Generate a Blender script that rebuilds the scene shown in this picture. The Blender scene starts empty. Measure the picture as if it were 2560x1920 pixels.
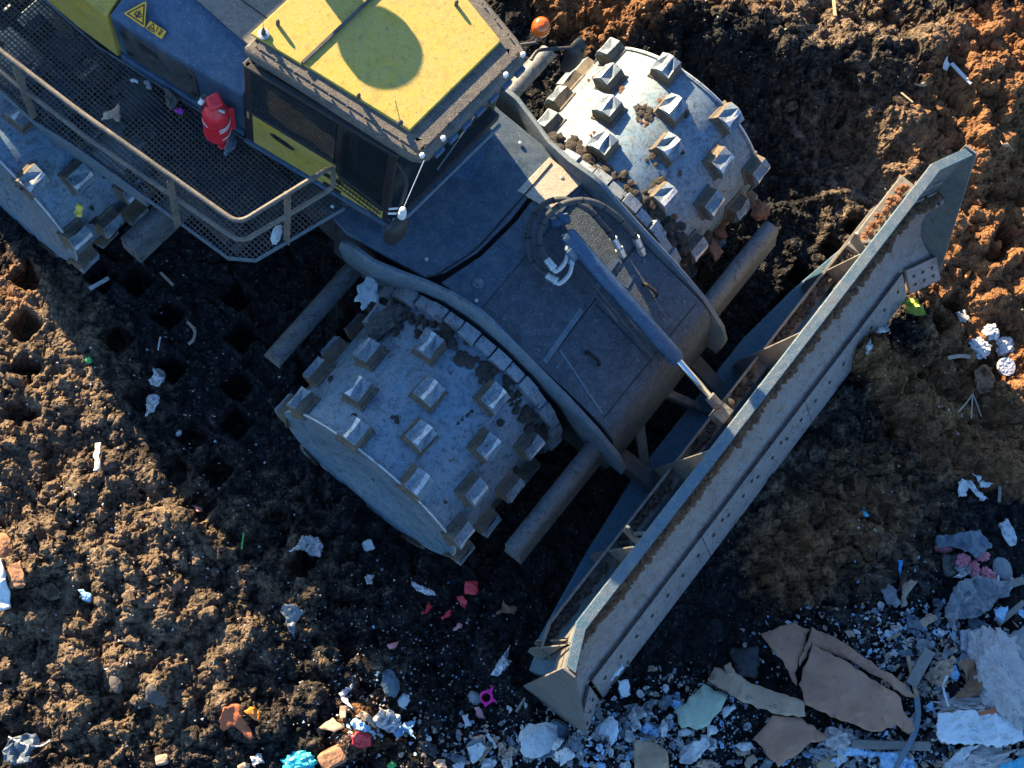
import bpy, bmesh, math, random
import numpy as np
from mathutils import Vector, Matrix, noise
from mathutils.geometry import delaunay_2d_cdt
R_ = math.radians
random.seed(7)
rng = np.random.default_rng(11)
scene = bpy.context.scene
COL = scene.collection

# ------------------------------------------------------------------ camera
CAM_H = 13.8
FPX, PW, PH = 4082.0, 2560.0, 1920.0
NAD = (729.0, 2017.0)
_off = Vector((NAD[0] - PW/2, -(NAD[1] - PH/2)))
_t = math.atan(_off.length / FPX)
_u = -_off.normalized()
ROT = Matrix.Rotation(_t, 3, Vector((_u.y, -_u.x, 0)))
if (ROT @ Vector((0, 0, -1))).xy.dot(_u) < 0:
    ROT = Matrix.Rotation(-_t, 3, Vector((_u.y, -_u.x, 0)))
CAMP = Vector((0, 0, CAM_H))
cd = bpy.data.cameras.new("camera")
cam = bpy.data.objects.new("camera", cd)
COL.objects.link(cam)
cam.matrix_world = Matrix.Translation(CAMP) @ ROT.to_4x4()
cd.sensor_fit = 'HORIZONTAL'
cd.sensor_width = 36.0
cd.lens = 36.0 * FPX / PW
cd.clip_start = 0.1
cd.clip_end = 500
scene.camera = cam

def ray(x, y):
    return (ROT @ Vector((x - PW/2, -(y - PH/2), -FPX))).normalized()
def U(x, y, z):
    d = ray(x, y)
    return CAMP + d * ((z - CAM_H) / d.z)
def Uplane(x, y, p0, n):
    d = ray(x, y)
    return CAMP + d * ((p0 - CAMP).dot(n) / d.dot(n))

# the two frames of the articulated machine
FO, FT = Vector((1.895, 4.107, 0)), -0.6854
RO, RT = Vector((-1.06, 6.51, 0)), R_(-42.5)
def frame(O, th):
    f = Vector((math.cos(th), math.sin(th), 0)); l = Vector((-math.sin(th), math.cos(th), 0))
    return lambda a, b, z: O + f*a + l*b + Vector((0, 0, z))
FP = frame(FO, FT)
RP = frame(RO, RT)

# ------------------------------------------------------------------ materials
MATS = {}
def nt(name):
    m = bpy.data.materials.new(name); m.use_nodes = True
    t = m.node_tree; t.nodes.clear()
    out = t.nodes.new('ShaderNodeOutputMaterial')
    b = t.nodes.new('ShaderNodeBsdfPrincipled')
    t.links.new(b.outputs[0], out.inputs[0])
    MATS[name] = m
    return m, t, b
def tc(t, scale=1.0, kind='Object'):
    c = t.nodes.new('ShaderNodeTexCoord')
    return c.outputs[kind]
def noi(t, vec, scale, detail=6, rough=.6, dist=0):
    n = t.nodes.new('ShaderNodeTexNoise'); n.inputs['Scale'].default_value = scale
    n.inputs['Detail'].default_value = detail; n.inputs['Roughness'].default_value = rough
    n.inputs['Distortion'].default_value = dist
    t.links.new(vec, n.inputs['Vector']); return n.outputs['Fac']
def ramp(t, fac, stops, interp='LINEAR'):
    r = t.nodes.new('ShaderNodeValToRGB'); r.color_ramp.interpolation = interp
    e = r.color_ramp.elements
    while len(e) < len(stops): e.new(.5)
    for i, (p, c) in enumerate(stops):
        e[i].position = p
        e[i].color = (*c, 1) if hasattr(c, '__len__') else (c, c, c, 1)
    t.links.new(fac, r.inputs[0]); return r.outputs[0]
def mix(t, fac, a, b, mode='MIX'):
    m = t.nodes.new('ShaderNodeMix'); m.data_type = 'RGBA'; m.blend_type = mode
    for s, v in ((m.inputs[0], fac), (m.inputs[6], a), (m.inputs[7], b)):
        if hasattr(v, 'is_linked') or hasattr(v, 'links'): t.links.new(v, s)
        elif hasattr(v, '__len__'): s.default_value = (*v, 1)
        else: s.default_value = v
    return m.outputs[2]
def bump(t, b, h, strength, dist=.02, prev=None):
    n = t.nodes.new('ShaderNodeBump'); n.inputs['Strength'].default_value = strength
    n.inputs['Distance'].default_value = dist
    t.links.new(h, n.inputs['Height'])
    if prev: t.links.new(prev, n.inputs['Normal'])
    t.links.new(n.outputs[0], b.inputs['Normal']); return n.outputs[0]
DUST = (.20, .165, .13)
def painted(name, col, dust=.4, speck=.5, rough=.5, metal=0., grit=0., dustcol=DUST, dark=(.02, .018, .016), scratch=0., wear=None, fleck=.5):
    m, t, b = nt(name); v = tc(t)
    n1 = noi(t, v, 3.2, 8, .7, .5)
    f1 = ramp(t, n1, [(.38, 0.), (.66, dust)])
    c = mix(t, f1, col, dustcol)
    n4 = noi(t, v, 11, 9, .75, .4)
    c = mix(t, ramp(t, n4, [(.46, 0.), (.60, dust*.8)]), c, dustcol)
    c = mix(t, ramp(t, n4, [(.30, speck), (.46, 0.)]), c, dark)
    n2 = noi(t, v, 70, 5, .75)
    c = mix(t, ramp(t, n2, [(.54, 0.), (.66, min(1, dust*(1.5 if grit else .75)))]), c, tuple(min(1, x*1.25) for x in dustcol))
    c = mix(t, ramp(t, n2, [(.34, speck*(1. if grit else .45)), (.44, 0.)]), c, dark)
    if wear:
        nw = noi(t, v, 16, 9, .8, .8)
        c = mix(t, ramp(t, nw, [(.52, 0.), (.60, .9)]), c, wear)
    n3 = noi(t, v, 24, 9, .8)
    c = mix(t, ramp(t, n3, [(.555, 0.), (.60, speck)]), c, dark)
    n5 = noi(t, v, 5.5, 10, .8, 1.2)
    c = mix(t, ramp(t, n5, [(.56, 0.), (.60, speck*.75)]), c, tuple(x*1.6 for x in dark))
    vo = t.nodes.new('ShaderNodeTexVoronoi'); vo.inputs['Scale'].default_value = 75; t.links.new(v, vo.inputs['Vector'])
    sp = t.nodes.new('ShaderNodeSeparateColor'); t.links.new(vo.outputs['Color'], sp.inputs[0])
    th = t.nodes.new('ShaderNodeMath'); th.operation = 'GREATER_THAN'; t.links.new(sp.outputs[0], th.inputs[0]); th.inputs[1].default_value = .93
    dd = t.nodes.new('ShaderNodeMath'); dd.operation = 'LESS_THAN'; t.links.new(vo.outputs['Distance'], dd.inputs[0]); dd.inputs[1].default_value = .28
    mu = t.nodes.new('ShaderNodeMath'); mu.operation = 'MULTIPLY'; t.links.new(th.outputs[0], mu.inputs[0]); t.links.new(dd.outputs[0], mu.inputs[1])
    mu2 = t.nodes.new('ShaderNodeMath'); mu2.operation = 'MULTIPLY'; t.links.new(mu.outputs[0], mu2.inputs[0]); mu2.inputs[1].default_value = fleck
    c = mix(t, mu2.outputs[0], c, tuple(min(1, x*2.2+.05) for x in dustcol))
    t.links.new(c, b.inputs['Base Color'])
    b.inputs['Metallic'].default_value = metal
    t.links.new(ramp(t, n1, [(.3, rough), (.7, min(1, rough+.3))]), b.inputs['Roughness'])
    if grit:
        h = noi(t, v, 95, 3, .6)
        p = bump(t, b, h, grit, .010)
        bump(t, b, n3, .3, .02, p)
    else:
        p = bump(t, b, n3, .25, .015)
        bump(t, b, n2, .2, .005, p)
    return m
painted('navy_paint', (.010, .055, .125), .30, .4, .42, dustcol=(.13, .18, .22))
painted('deck_paint', (.007, .038, .075), .34, .4, .5, dustcol=(.14, .17, .19))
painted('grip_coat', (.022, .042, .065), .45, .6, .62, grit=1., dustcol=(.10, .135, .165))
painted('charcoal', (.014, .020, .028), .35, .3, .5, dustcol=(.12, .12, .115))
painted('side_plate', (.055, .11, .155), .45, .6, .5, dustcol=(.155, .165, .165), dark=(.03, .03, .03))
painted('yellow_paint', (.41, .295, .024), .6, .6, .55, dustcol=(.36, .285, .10), dark=(.13, .11, .05), fleck=.3)
painted('roof_rim', (.055, .055, .052), .6, .6, .7, grit=.5, dustcol=(.16, .14, .115), dark=(.05, .045, .04))
painted('grey_panel', (.17, .16, .135), .6, .5, .7, grit=.4, dustcol=(.28, .24, .19), dark=(.07, .06, .05))
painted('sun_patch_cream', (.40, .34, .26), .4, .35, .6, grit=.3, dustcol=(.48, .41, .32), dark=(.12, .09, .07))  # pale cream that puts the hull's sun patch into the colour
painted('drum_steel', (.10, .20, .285), .42, .75, .45, metal=.15, dustcol=(.23, .22, .21), dark=(.03, .028, .026), wear=(.06, .09, .12), fleck=.2)
painted('tooth_steel', (.12, .19, .25), .4, .95, .5, metal=.1, dustcol=(.26, .25, .235), dark=(.035, .02, .014), wear=(.22, .25, .28))
painted('tooth_flank', (.06, .052, .043), .6, .6, .6, metal=.2, dustcol=(.20, .16, .11), dark=(.03, .025, .02))
painted('ridge_steel', (.55, .56, .56), .2, .6, .35, metal=.5, dustcol=(.4, .38, .35), dark=(.08, .06, .05))
painted('bar_steel', (.085, .115, .135), .6, .9, .5, metal=.1, dustcol=(.165, .15, .13), dark=(.025, .02, .016))
painted('blade_steel', (.21, .145, .12), .7, .7, .45, metal=.05, dustcol=(.29, .22, .19), dark=(.09, .05, .035), wear=(.20, .21, .23), fleck=.1)
painted('blade_paint', (.05, .10, .135), .5, .6, .5, dustcol=(.24, .22, .18), dark=(.04, .035, .03))
painted('blade_top', (.028, .095, .15), .45, .5, .5, grit=.3, dustcol=(.17, .165, .15), dark=(.05, .045, .04))
painted('blade_back', (.02, .10, .165), .35, .5, .5, dustcol=(.13, .13, .12), dark=(.02, .018, .016))
painted('gusset_steel', (.11, .115, .115), .6, .6, .5, dustcol=(.22, .19, .155), dark=(.05, .04, .03))
painted('edge_steel', (.23, .195, .19), .6, .8, .42, metal=.15, dustcol=(.28, .24, .22), dark=(.07, .05, .045), fleck=.1)
painted('rail_paint', (.07, .07, .065), .6, .4, .5, dustcol=(.20, .17, .13))
painted('grate_steel', (.025, .04, .06), .5, .2, .5, metal=.1, dustcol=(.20, .165, .12))
painted('red_paint', (.74, .016, .035), .12, .35, .28, dustcol=(.4, .12, .1), dark=(.16, .01, .01))
painted('white_paint', (.72, .72, .70), .15, .3, .45)
painted('black_rubber', (.013, .017, .022), .3, .2, .55, dustcol=(.10, .11, .12))
painted('black_plastic', (.008, .009, .011), .12, .3, .4, dustcol=(.05, .05, .05))
painted('zinc', (.50, .54, .54), .2, .4, .3, metal=.7, dustcol=(.3, .28, .25))
def plain(name, col, rough=.5, metal=0., **kw):
    m, t, b = nt(name); v = tc(t)
    n = noi(t, v, 25, 5, .65)
    c = mix(t, ramp(t, n, [(.35, 0.), (.75, .45)]), col, tuple(x*.55 for x in col))
    t.links.new(c, b.inputs['Base Color'])
    b.inputs['Roughness'].default_value = rough; b.inputs['Metallic'].default_value = metal
    for k, val in kw.items(): b.inputs[k].default_value = val
    return m
plain('chrome', (.75, .78, .80), .12, 1.)
plain('interior', (.006, .007, .008), .6)
plain('seam_dark', (.004, .004, .005), .8)
plain('bolt_dark', (.05, .04, .038), .6, .4)
plain('decal_yellow', (.85, .42, .01), .4)
plain('decal_black', (.03, .02, .02), .5)
plain('white_ball', (.8, .78, .75), .4)
plain('red_mark', (.6, .02, .02), .5)
m, t, b = nt('amber_lens'); b.inputs['Base Color'].default_value = (.9, .14, .005, 1)
b.inputs['Roughness'].default_value = .15; b.inputs['Transmission Weight'].default_value = .35; b.inputs['Coat Weight'].default_value = .6
vv = tc(t); bump(t, b, noi(t, vv, 30, 2, .5), .4, .02)
m, t, b = nt('cab_glass'); b.inputs['Base Color'].default_value = (.02, .03, .035, 1); b.inputs['Roughness'].default_value = .06
tr = t.nodes.new('ShaderNodeBsdfTransparent'); tr.inputs[0].default_value = (.93, .95, .94, 1)
ms = t.nodes.new('ShaderNodeMixShader'); lw = t.nodes.new('ShaderNodeLayerWeight'); lw.inputs[0].default_value = .25
mr = t.nodes.new('ShaderNodeMapRange'); mr.inputs[3].default_value = .06; mr.inputs[4].default_value = .6
t.links.new(lw.outputs['Fresnel'], mr.inputs[0]); t.links.new(mr.outputs[0], ms.inputs[0])
t.links.new(tr.outputs[0], ms.inputs[1]); t.links.new(b.outputs[0], ms.inputs[2])
t.links.new(ms.outputs[0], [n for n in t.nodes if n.type == 'OUTPUT_MATERIAL'][0].inputs[0])

def soil(name, base=None):
    m, t, b = nt(name); v = tc(t)
    at = t.nodes.new('ShaderNodeVertexColor'); at.layer_name = 'soil'
    sep = t.nodes.new('ShaderNodeSeparateColor'); t.links.new(at.outputs[0], sep.inputs[0])
    big = noi(t, v, 1.6, 6, .65, .4); mid = noi(t, v, 9, 8, .7, .3); fine = noi(t, v, 55, 8, .75)
    hi_ = noi(t, v, 30, 9, .8, .3); mmx = t.nodes.new('ShaderNodeMath'); mmx.operation = 'ADD'; t.links.new(mid, mmx.inputs[0]); t.links.new(hi_, mmx.inputs[1]); mm2 = t.nodes.new('ShaderNodeMath'); mm2.operation = 'MULTIPLY'; mm2.inputs[1].default_value = .5; t.links.new(mmx.outputs[0], mm2.inputs[0]); mmid = mm2.outputs[0]
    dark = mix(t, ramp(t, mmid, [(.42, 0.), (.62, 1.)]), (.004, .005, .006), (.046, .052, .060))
    brown = mix(t, ramp(t, mmid, [(.38, 0.), (.62, 1.)]), (.032, .025, .020), (.45, .325, .215))
    orange = mix(t, ramp(t, mmid, [(.38, 0.), (.60, 1.)]), (.12, .052, .025), (.54, .27, .115))
    def addn(s, k):
        a = t.nodes.new('ShaderNodeMath'); a.operation = 'MULTIPLY_ADD'
        t.links.new(big if k == 0 else mid, a.inputs[0]); a.inputs[1].default_value = .9
        t.links.new(s, a.inputs[2]); return a.outputs[0]
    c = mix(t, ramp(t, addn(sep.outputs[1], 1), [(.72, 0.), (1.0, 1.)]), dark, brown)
    c = mix(t, ramp(t, addn(sep.outputs[0], 1), [(.75, 0.), (1.02, 1.)]), c, orange)
    c = mix(t, ramp(t, fine, [(.3, .55), (.62, 0.)]), c, (.012, .010, .009))
    peb = t.nodes.new('ShaderNodeTexVoronoi'); peb.inputs['Scale'].default_value = 46
    t.links.new(v, peb.inputs['Vector'])
    c = mix(t, ramp(t, peb.outputs['Color'], [(.82, 0.), (.9, .35)]), c, (.33, .27, .21))
    t.links.new(c, b.inputs['Base Color'])
    b.inputs['Roughness'].default_value = .9; b.inputs['Specular IOR Level'].default_value = .2
    ad = t.nodes.new('ShaderNodeMath'); ad.operation = 'MULTIPLY_ADD'
    t.links.new(peb.outputs['Distance'], ad.inputs[0]); ad.inputs[1].default_value = -.7; t.links.new(fine, ad.inputs[2])
    p = bump(t, b, ad.outputs[0], 1., .035)
    bump(t, b, mid, .5, .05, p)
    return m
soil('soil')

def litter(name, col, rough=.6, spots=.35, dark=(.05, .04, .035), alt=None, scale=20, alpha=None, sheen=0, bmp=.3, trans=0, fold=.35):
    m, t, b = nt(name); v = tc(t)
    n = noi(t, v, scale, 7, .7, .3)
    c = mix(t, ramp(t, n, [(.35, 0.), (.7, .6)]), col, alt or tuple(x*.6 for x in col))
    n2 = noi(t, v, scale*2.2, 8, .75)
    c = mix(t, ramp(t, n2, [(.55, 0.), (.64, spots)]), c, dark)
    t.links.new(c, b.inputs['Base Color']); b.inputs['Roughness'].default_value = rough
    if trans: b.inputs['Alpha'].default_value = trans
    vo = t.nodes.new('ShaderNodeTexVoronoi'); vo.feature = 'DISTANCE_TO_EDGE'; vo.inputs['Scale'].default_value = scale*.9
    mp = t.nodes.new('ShaderNodeMix'); mp.data_type = 'VECTOR'; mp.inputs[0].default_value = .12
    nn_ = t.nodes.new('ShaderNodeTexNoise'); nn_.inputs['Scale'].default_value = 6; t.links.new(v, nn_.inputs['Vector'])
    t.links.new(v, mp.inputs[4]); t.links.new(nn_.outputs['Color'], mp.inputs[5]); t.links.new(mp.outputs[1], vo.inputs['Vector'])
    p = bump(t, b, vo.outputs['Distance'], fold, .03)
    bump(t, b, n2, bmp, .01, p)
litter('cardboard', (.38, .20, .125), .8, .35, alt=(.26, .14, .09), scale=8, fold=.05)
litter('cardboard_pale', (.42, .29, .19), .8, .3, scale=10, fold=.08)
litter('kraft_brown', (.20, .10, .05), .7, .4, scale=12)
litter('white_plastic', (.52, .54, .54), .4, .6, fold=.5)
litter('white_cloth', (.55, .56, .56), .8, .5, alt=(.38, .40, .42), fold=.8)
litter('grey_film', (.26, .29, .31), .35, .3, alt=(.15, .17, .19), trans=.8, fold=.8)
litter('blue_pack', (.16, .38, .62), .35, .4, alt=(.5, .62, .7), fold=.8)
litter('blue_strong', (.02, .22, .55), .35, .25, alt=(.05, .35, .6))
litter('cyan_bag', (.02, .42, .50), .3, .3, alt=(.1, .6, .65))
litter('teal_sheet', (.03, .34, .50), .4, .4)
litter('pink_foam', (.60, .22, .26), .85, .4, alt=(.5, .14, .18), scale=35)
litter('hot_pink', (.85, .02, .32), .35, .05)
litter('red_litter', (.60, .035, .05), .4, .35, alt=(.4, .02, .03))
litter('pink_litter', (.62, .25, .28), .5, .3)
litter('orange_litter', (.75, .22, .03), .5, .3)
litter('terracotta', (.40, .11, .04), .75, .45)
litter('brick_lump', (.33, .17, .09), .85, .5)
litter('wood', (.34, .25, .15), .75, .4, alt=(.22, .16, .10), scale=14)
litter('wood_grey', (.20, .185, .165), .8, .4, scale=12)
litter('bark', (.06, .055, .05), .9, .6, alt=(.14, .13, .125), scale=18)
litter('foam_green', (.42, .50, .36), .7, .35, alt=(.33, .40, .30), scale=10)
litter('tile_white', (.56, .62, .64), .5, .35, alt=(.46, .52, .55), scale=14)
litter('fluff', (.48, .45, .43), .95, .6, alt=(.32, .31, .31), scale=30, bmp=1.)
litter('black_sheet', (.015, .018, .022), .45, .3)
litter('print_sheet', (.12, .15, .20), .6, .5, alt=(.45, .46, .48), scale=28)
litter('foil', (.55, .56, .60), .25, .6, dark=(.04, .03, .04), scale=26, fold=.8)
litter('leaf_green', (.30, .42, .03), .5, .4, alt=(.5, .5, .12))
litter('green_bit', (.08, .45, .12), .5, .3)
litter('purple_bit', (.40, .05, .45), .5, .3)
litter('yellow_bit', (.75, .55, .08), .5, .3)
litter('rag_tan', (.40, .30, .22), .85, .4, alt=(.28, .2, .14), scale=16)
litter('stone_grey', (.20, .22, .24), .7, .4)
litter('stone_blue', (.07, .12, .16), .6, .3)
litter('strap_grey', (.10, .14, .18), .5, .3)
litter('dirt_cake', (.13, .062, .034), .95, .6, alt=(.28, .13, .055), scale=40, bmp=1.)
litter('dirt_dark', (.03, .027, .024), .95, .5, alt=(.07, .055, .04), scale=30, bmp=1.)
litter('plaster', (.45, .50, .52), .75, .5, alt=(.3, .34, .36), scale=16)

# ------------------------------------------------------------------ mesh helpers
class MB:
    def __init__(s): s.v = []; s.f = []; s.m = []; s.mats = []; s.cur = 0
    def mat(s, name):
        if name not in s.mats: s.mats.append(name)
        s.cur = s.mats.index(name); return s
    def add(s, vs, fs):
        o = len(s.v); s.v += [Vector(p) for p in vs]
        s.f += [tuple(i + o for i in f) for f in fs]; s.m += [s.cur]*len(fs); return s
    def hexa(s, p):  # 8 corners, bottom 0-3, top 4-7 (ccw from above)
        return s.add(p, [(3, 2, 1, 0), (4, 5, 6, 7), (0, 1, 5, 4), (1, 2, 6, 5), (2, 3, 7, 6), (3, 0, 4, 7)])
    def box(s, P, a0, a1, b0, b1, z0, z1):
        return s.hexa([P(a0, b0, z0), P(a1, b0, z0), P(a1, b1, z0), P(a0, b1, z0), P(a0, b0, z1), P(a1, b0, z1), P(a1, b1, z1), P(a0, b1, z1)])
    def bar(s, a, b, w, h, up=Vector((0, 0, 1))):
        a = Vector(a); b = Vector(b); d = (b - a).normalized(); x = d.cross(up).normalized(); u = x.cross(d)
        x *= w/2; u *= h/2
        return s.add([a-x-u, a+x-u, a+x+u, a-x+u, b-x-u, b+x-u, b+x+u, b-x+u],
                     [(3, 2, 1, 0), (4, 5, 6, 7), (0, 1, 5, 4), (1, 2, 6, 5), (2, 3, 7, 6), (3, 0, 4, 7)])
    def prism(s, top, bot):  # two loops with same count
        n = len(top); o = list(top) + list(bot)
        fs = [tuple(range(n)), tuple(range(2*n-1, n-1, -1))]
        for i in range(n):
            j = (i+1) % n; fs.append((i, i+n, j+n, j))
        return s.add(o, fs)
    def slab(s, pts, th, n=None):
        pts = [Vector(p) for p in pts]
        if n is None: n = Vector((0, 0, 1))
        return s.prism(pts, [p - n*th for p in pts])
    def tube(s, path, r, seg=12, caps=True):
        path = [Vector(p) for p in path]; n = len(path); rings = []
        rr = r if hasattr(r, '__len__') else [r]*n
        prev = None
        for i, p in enumerate(path):
            d = (path[min(i+1, n-1)] - path[max(i-1, 0)]).normalized()
            if prev is None:
                a = Vector((0, 0, 1)) if abs(d.z) < .9 else Vector((1, 0, 0))
                x = d.cross(a).normalized()
            else: x = (prev - d*prev.dot(d)).normalized()
            prev = x; y = d.cross(x)
            rings.append([p + (x*math.cos(k*2*math.pi/seg) + y*math.sin(k*2*math.pi/seg))*rr[i] for k in range(seg)])
        vs = [q for g in rings for q in g]; fs = []
        for i in range(n-1):
            for k in range(seg):
                l = (k+1) % seg; fs.append((i*seg+k, i*seg+l, (i+1)*seg+l, (i+1)*seg+k))
        if caps: fs += [tuple(range(seg-1, -1, -1)), tuple((n-1)*seg + k for k in range(seg))]
        return s.add(vs, fs)
    def lathe(s, o, ax, prof, seg=32):
        o = Vector(o); ax = Vector(ax).normalized()
        x = ax.orthogonal().normalized(); y = ax.cross(x); vs = []; fs = []
        for (r, h) in prof:
            for k in range(seg):
                a = 2*math.pi*k/seg; vs.append(o + ax*h + (x*math.cos(a) + y*math.sin(a))*max(r, 1e-4))
        for i in range(len(prof)-1):
            for k in range(seg):
                l = (k+1) % seg; fs.append((i*seg+k, i*seg+l, (i+1)*seg+l, (i+1)*seg+k))
        fs += [tuple(range(seg-1, -1, -1)), tuple((len(prof)-1)*seg + k for k in range(seg))]
        return s.add(vs, fs)
    def sweep(s, prof, stations, P, closed=True):
        # prof: (fwd, z) list; stations: (lat, dfwd[, zscale])
        n = len(prof); vs = [P(f + df, la, z) for (la, df) in stations for (f, z) in prof]; fs = []
        for i in range(len(stations)-1):
            for k in range(n if closed else n-1):
                l = (k+1) % n; fs.append((i*n+k, (i+1)*n+k, (i+1)*n+l, i*n+l))
        if closed: fs += [tuple(range(n)), tuple((len(stations)-1)*n + k for k in range(n-1, -1, -1))]
        return s.add(vs, fs)
    def build(s, name, mat=None, parent=None, loc=None, bevel=0, smooth=35, props=None):
        me = bpy.data.meshes.new(name)
        off = Vector(loc) if loc is not None else (ORG.get(parent, Vector((0, 0, 0))) if parent else Vector((0, 0, 0)))
        me.from_pydata([tuple(p - off) for p in s.v], [], s.f)
        for mn in (s.mats or [mat]): me.materials.append(MATS[mn])
        if s.mats: me.polygons.foreach_set('material_index', s.m)
        bm = bmesh.new(); bm.from_mesh(me); bmesh.ops.recalc_face_normals(bm, faces=bm.faces); bm.to_mesh(me); bm.free()
        if smooth:
            me.polygons.foreach_set('use_smooth', [True]*len(me.polygons)); me.set_sharp_from_angle(angle=R_(smooth))
        o = bpy.data.objects.new(name, me); COL.objects.link(o)
        if parent: o.parent = parent; ORG[o] = off
        else:
            if loc is not None: o.location = off
            ORG[o] = off
        if parent and loc is not None: o.location = off - ORG.get(parent, Vector())
        if bevel:
            b = o.modifiers.new('bevel', 'BEVEL'); b.width = bevel; b.segments = 2; b.limit_method = 'ANGLE'; b.angle_limit = R_(35)
        if props:
            for k, vv in props.items(): o[k] = vv
        return o
ORG = {}
def tag(o, label, cat, group=None):
    o['label'] = label; o['category'] = cat
    if group: o['group'] = group
    return o

# ------------------------------------------------------------------ ground heights
def lat_noise(x, y, seed):
    xi = np.floor(x).astype(np.int64); yi = np.floor(y).astype(np.int64); xf = x - xi; yf = y - yi
    def h(a, b):
        n = (a*374761393 + b*668265263 + seed*1442695041) & 0x7fffffff
        n = ((n ^ (n >> 13)) * 1274126177) & 0x7fffffff
        return ((n ^ (n >> 16)) & 0xffff) / 65535.0
    u = xf*xf*xf*(xf*(xf*6-15)+10); v = yf*yf*yf*(yf*(yf*6-15)+10)
    return (h(xi, yi)*(1-u) + h(xi+1, yi)*u)*(1-v) + (h(xi, yi+1)*(1-u) + h(xi+1, yi+1)*u)*v
def fbm(x, y, f, o, seed, ridge=False, gain=.5):
    s = 0; a = 1; tot = 0
    for i in range(o):
        n = lat_noise(x*f + 17.3*i, y*f - 9.1*i, seed+i)
        if ridge: n = 1 - abs(2*n - 1)
        s = s + n*a; tot += a; a *= gain; f *= 2.03
    return s/tot
STEP = .0115
def axis(a, b, far):
    mid = np.arange(a, b, STEP); lo = []; d = STEP; x = a
    while x > -far: d *= 1.22; x -= d; lo.append(x)
    hi = []; d = STEP; x = mid[-1]
    while x < far: d *= 1.22; x += d; hi.append(x)
    return np.array(lo[::-1] + list(mid) + hi)
GX = axis(-3.3, 7.7, 70); GY = axis(-.3, 8.2, 70)
X, Y = np.meshgrid(GX, GY)
def gp(px, py, z=0.0):
    p = U(px, py, z); return p.x, p.y
def blob(px, py, r, z=0.0, p=2.0):
    cx, cy = gp(px, py, z); return np.exp(-(((X-cx)**2 + (Y-cy)**2)/r**2)**(p/2))
def line(pts, w):
    P_ = [gp(*p) for p in pts]; best = np.full_like(X, 1e9)
    for (ax_, ay), (bx, by) in zip(P_[:-1], P_[1:]):
        dx, dy = bx-ax_, by-ay; tt = np.clip(((X-ax_)*dx + (Y-ay)*dy)/(dx*dx+dy*dy), 0, 1)
        best = np.minimum(best, (X-ax_-tt*dx)**2 + (Y-ay-tt*dy)**2)
    return np.exp(-best/w**2)
wx = fbm(X, Y, 1.1, 3, 5)*.5; wy = fbm(X, Y, 1.1, 3, 9)*.5
H = (fbm(X, Y, .55, 3, 1) - .5)*.22
rough = np.clip(.22 + blob(250, 1500, 1.9) + blob(60, 900, .9) + blob(600, 1850, 1.0) + blob(1900, 60, 1.7) + blob(2450, 200, 1.6) + blob(2350, 480, 1.0)
                + .8*blob(2400, 850, .9) + .75*blob(2150, 1250, 1.1) + .5*blob(1900, 400, .8) + .3*blob(520, 1000, 1.0) + .4*blob(1000, 1700, 1.3) + .5*blob(2300, 1750, 1.4) + .5*blob(1500, 1850, .8), 0, 1)
track = np.clip(blob(420, 850, 1.15, 0, 4) + blob(560, 1120, .75, 0, 4) + blob(60, 760, .45) + .8*blob(2080, 640, .55, 0, 4) + .5*blob(2450, 720, .6), 0, 1)
rough = rough*(1-.72*track)
H += rough*((fbm(X+wx, Y+wy, 2.6, 5, 21, True) - .5)*.36 + (fbm(X+wx, Y+wy, 7, 4, 31, True) - .5)*.15 + (fbm(X+wx*.3, Y+wy*.3, 19, 3, 37, True) - .5)*.05)
H += (fbm(X, Y, 14, 3, 41) - .5)*.025
# banks and ridges
H += .30*line([(1350, -60), (1750, 90), (2050, 170), (2330, 190), (2560, 300)], .42)
H += .30*blob(2500, 60, 1.1) + .16*line([(2230, 300), (2420, 380), (2560, 440)], .25)
H += .22*line([(2150, 880), (2300, 1010), (2430, 1120), (2600, 1210)], .16)
H += .08*line([(2330, 820), (2450, 950), (2620, 980)], .25)
H -= .22*blob(2480, 930, .95)
H -= .22*blob(2100, 330, .45) + .16*blob(1950, 420, .6)
for k in range(6):   # wheel marks pressed across the top right bank
    H -= .16*line([(2090 + k*62, -40 + k*16), (2190 + k*62, 100 + k*16)], .055)
H += .12*line([(60, 640), (200, 900), (330, 1110), (460, 1330)], .20) + .12*line([(480, 1330), (760, 1560), (860, 1700)], .18)
H += .12*blob(180, 1350, .7) + .1*blob(450, 1500, .6)
H += .12*blob(2450, 1750, .9) + .08*blob(2100, 1750, .7)
# flatten under the machine so the drums press into it
under = np.clip(blob(1330, 700, 1.9, 0, 6) + blob(350, 420, 1.4, 0, 6), 0, 1)
H = H*(1-.75*under) - .02*under
# tooth prints
pits = [(72, 700), (63, 820), (68, 933), (63, 1040), (291, 848), (430, 918), (595, 740), (607, 838), (600, 960), (540, 1175), (590, 1055), (340, 700), (420, 780),
        (2004, 690), (2084, 629), (2147, 557), (1962, 770), (2400, 751), (2350, 806), (2514, 595), (2480, 640), (260, 690), (180, 620), (480, 1090), (705, 1300), (640, 1390),
        (760, 1420), (350, 1000), (440, 1180), (500, 1275)]
pd = (math.cos(-.70), math.sin(-.70))
for i, (px, py) in enumerate(pits):
    cx, cy = gp(px, py, 0); u_ = (X-cx)*pd[0] + (Y-cy)*pd[1]; v_ = -(X-cx)*pd[1] + (Y-cy)*pd[0]
    d = np.maximum(abs(u_ + .02*(wx-.25)), abs(v_)) + .05*(fbm(X, Y, 9, 2, 77)-.5)
    H -= (.30 if i < 13 or i > 12 and px > 1900 else .18)*(1/(1+np.exp((d-.095+.03*(fbm(X, Y, 5, 2, 78)-.5))/.009)))
    H += .035*np.exp(-((d-.135)/.03)**2)
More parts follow.
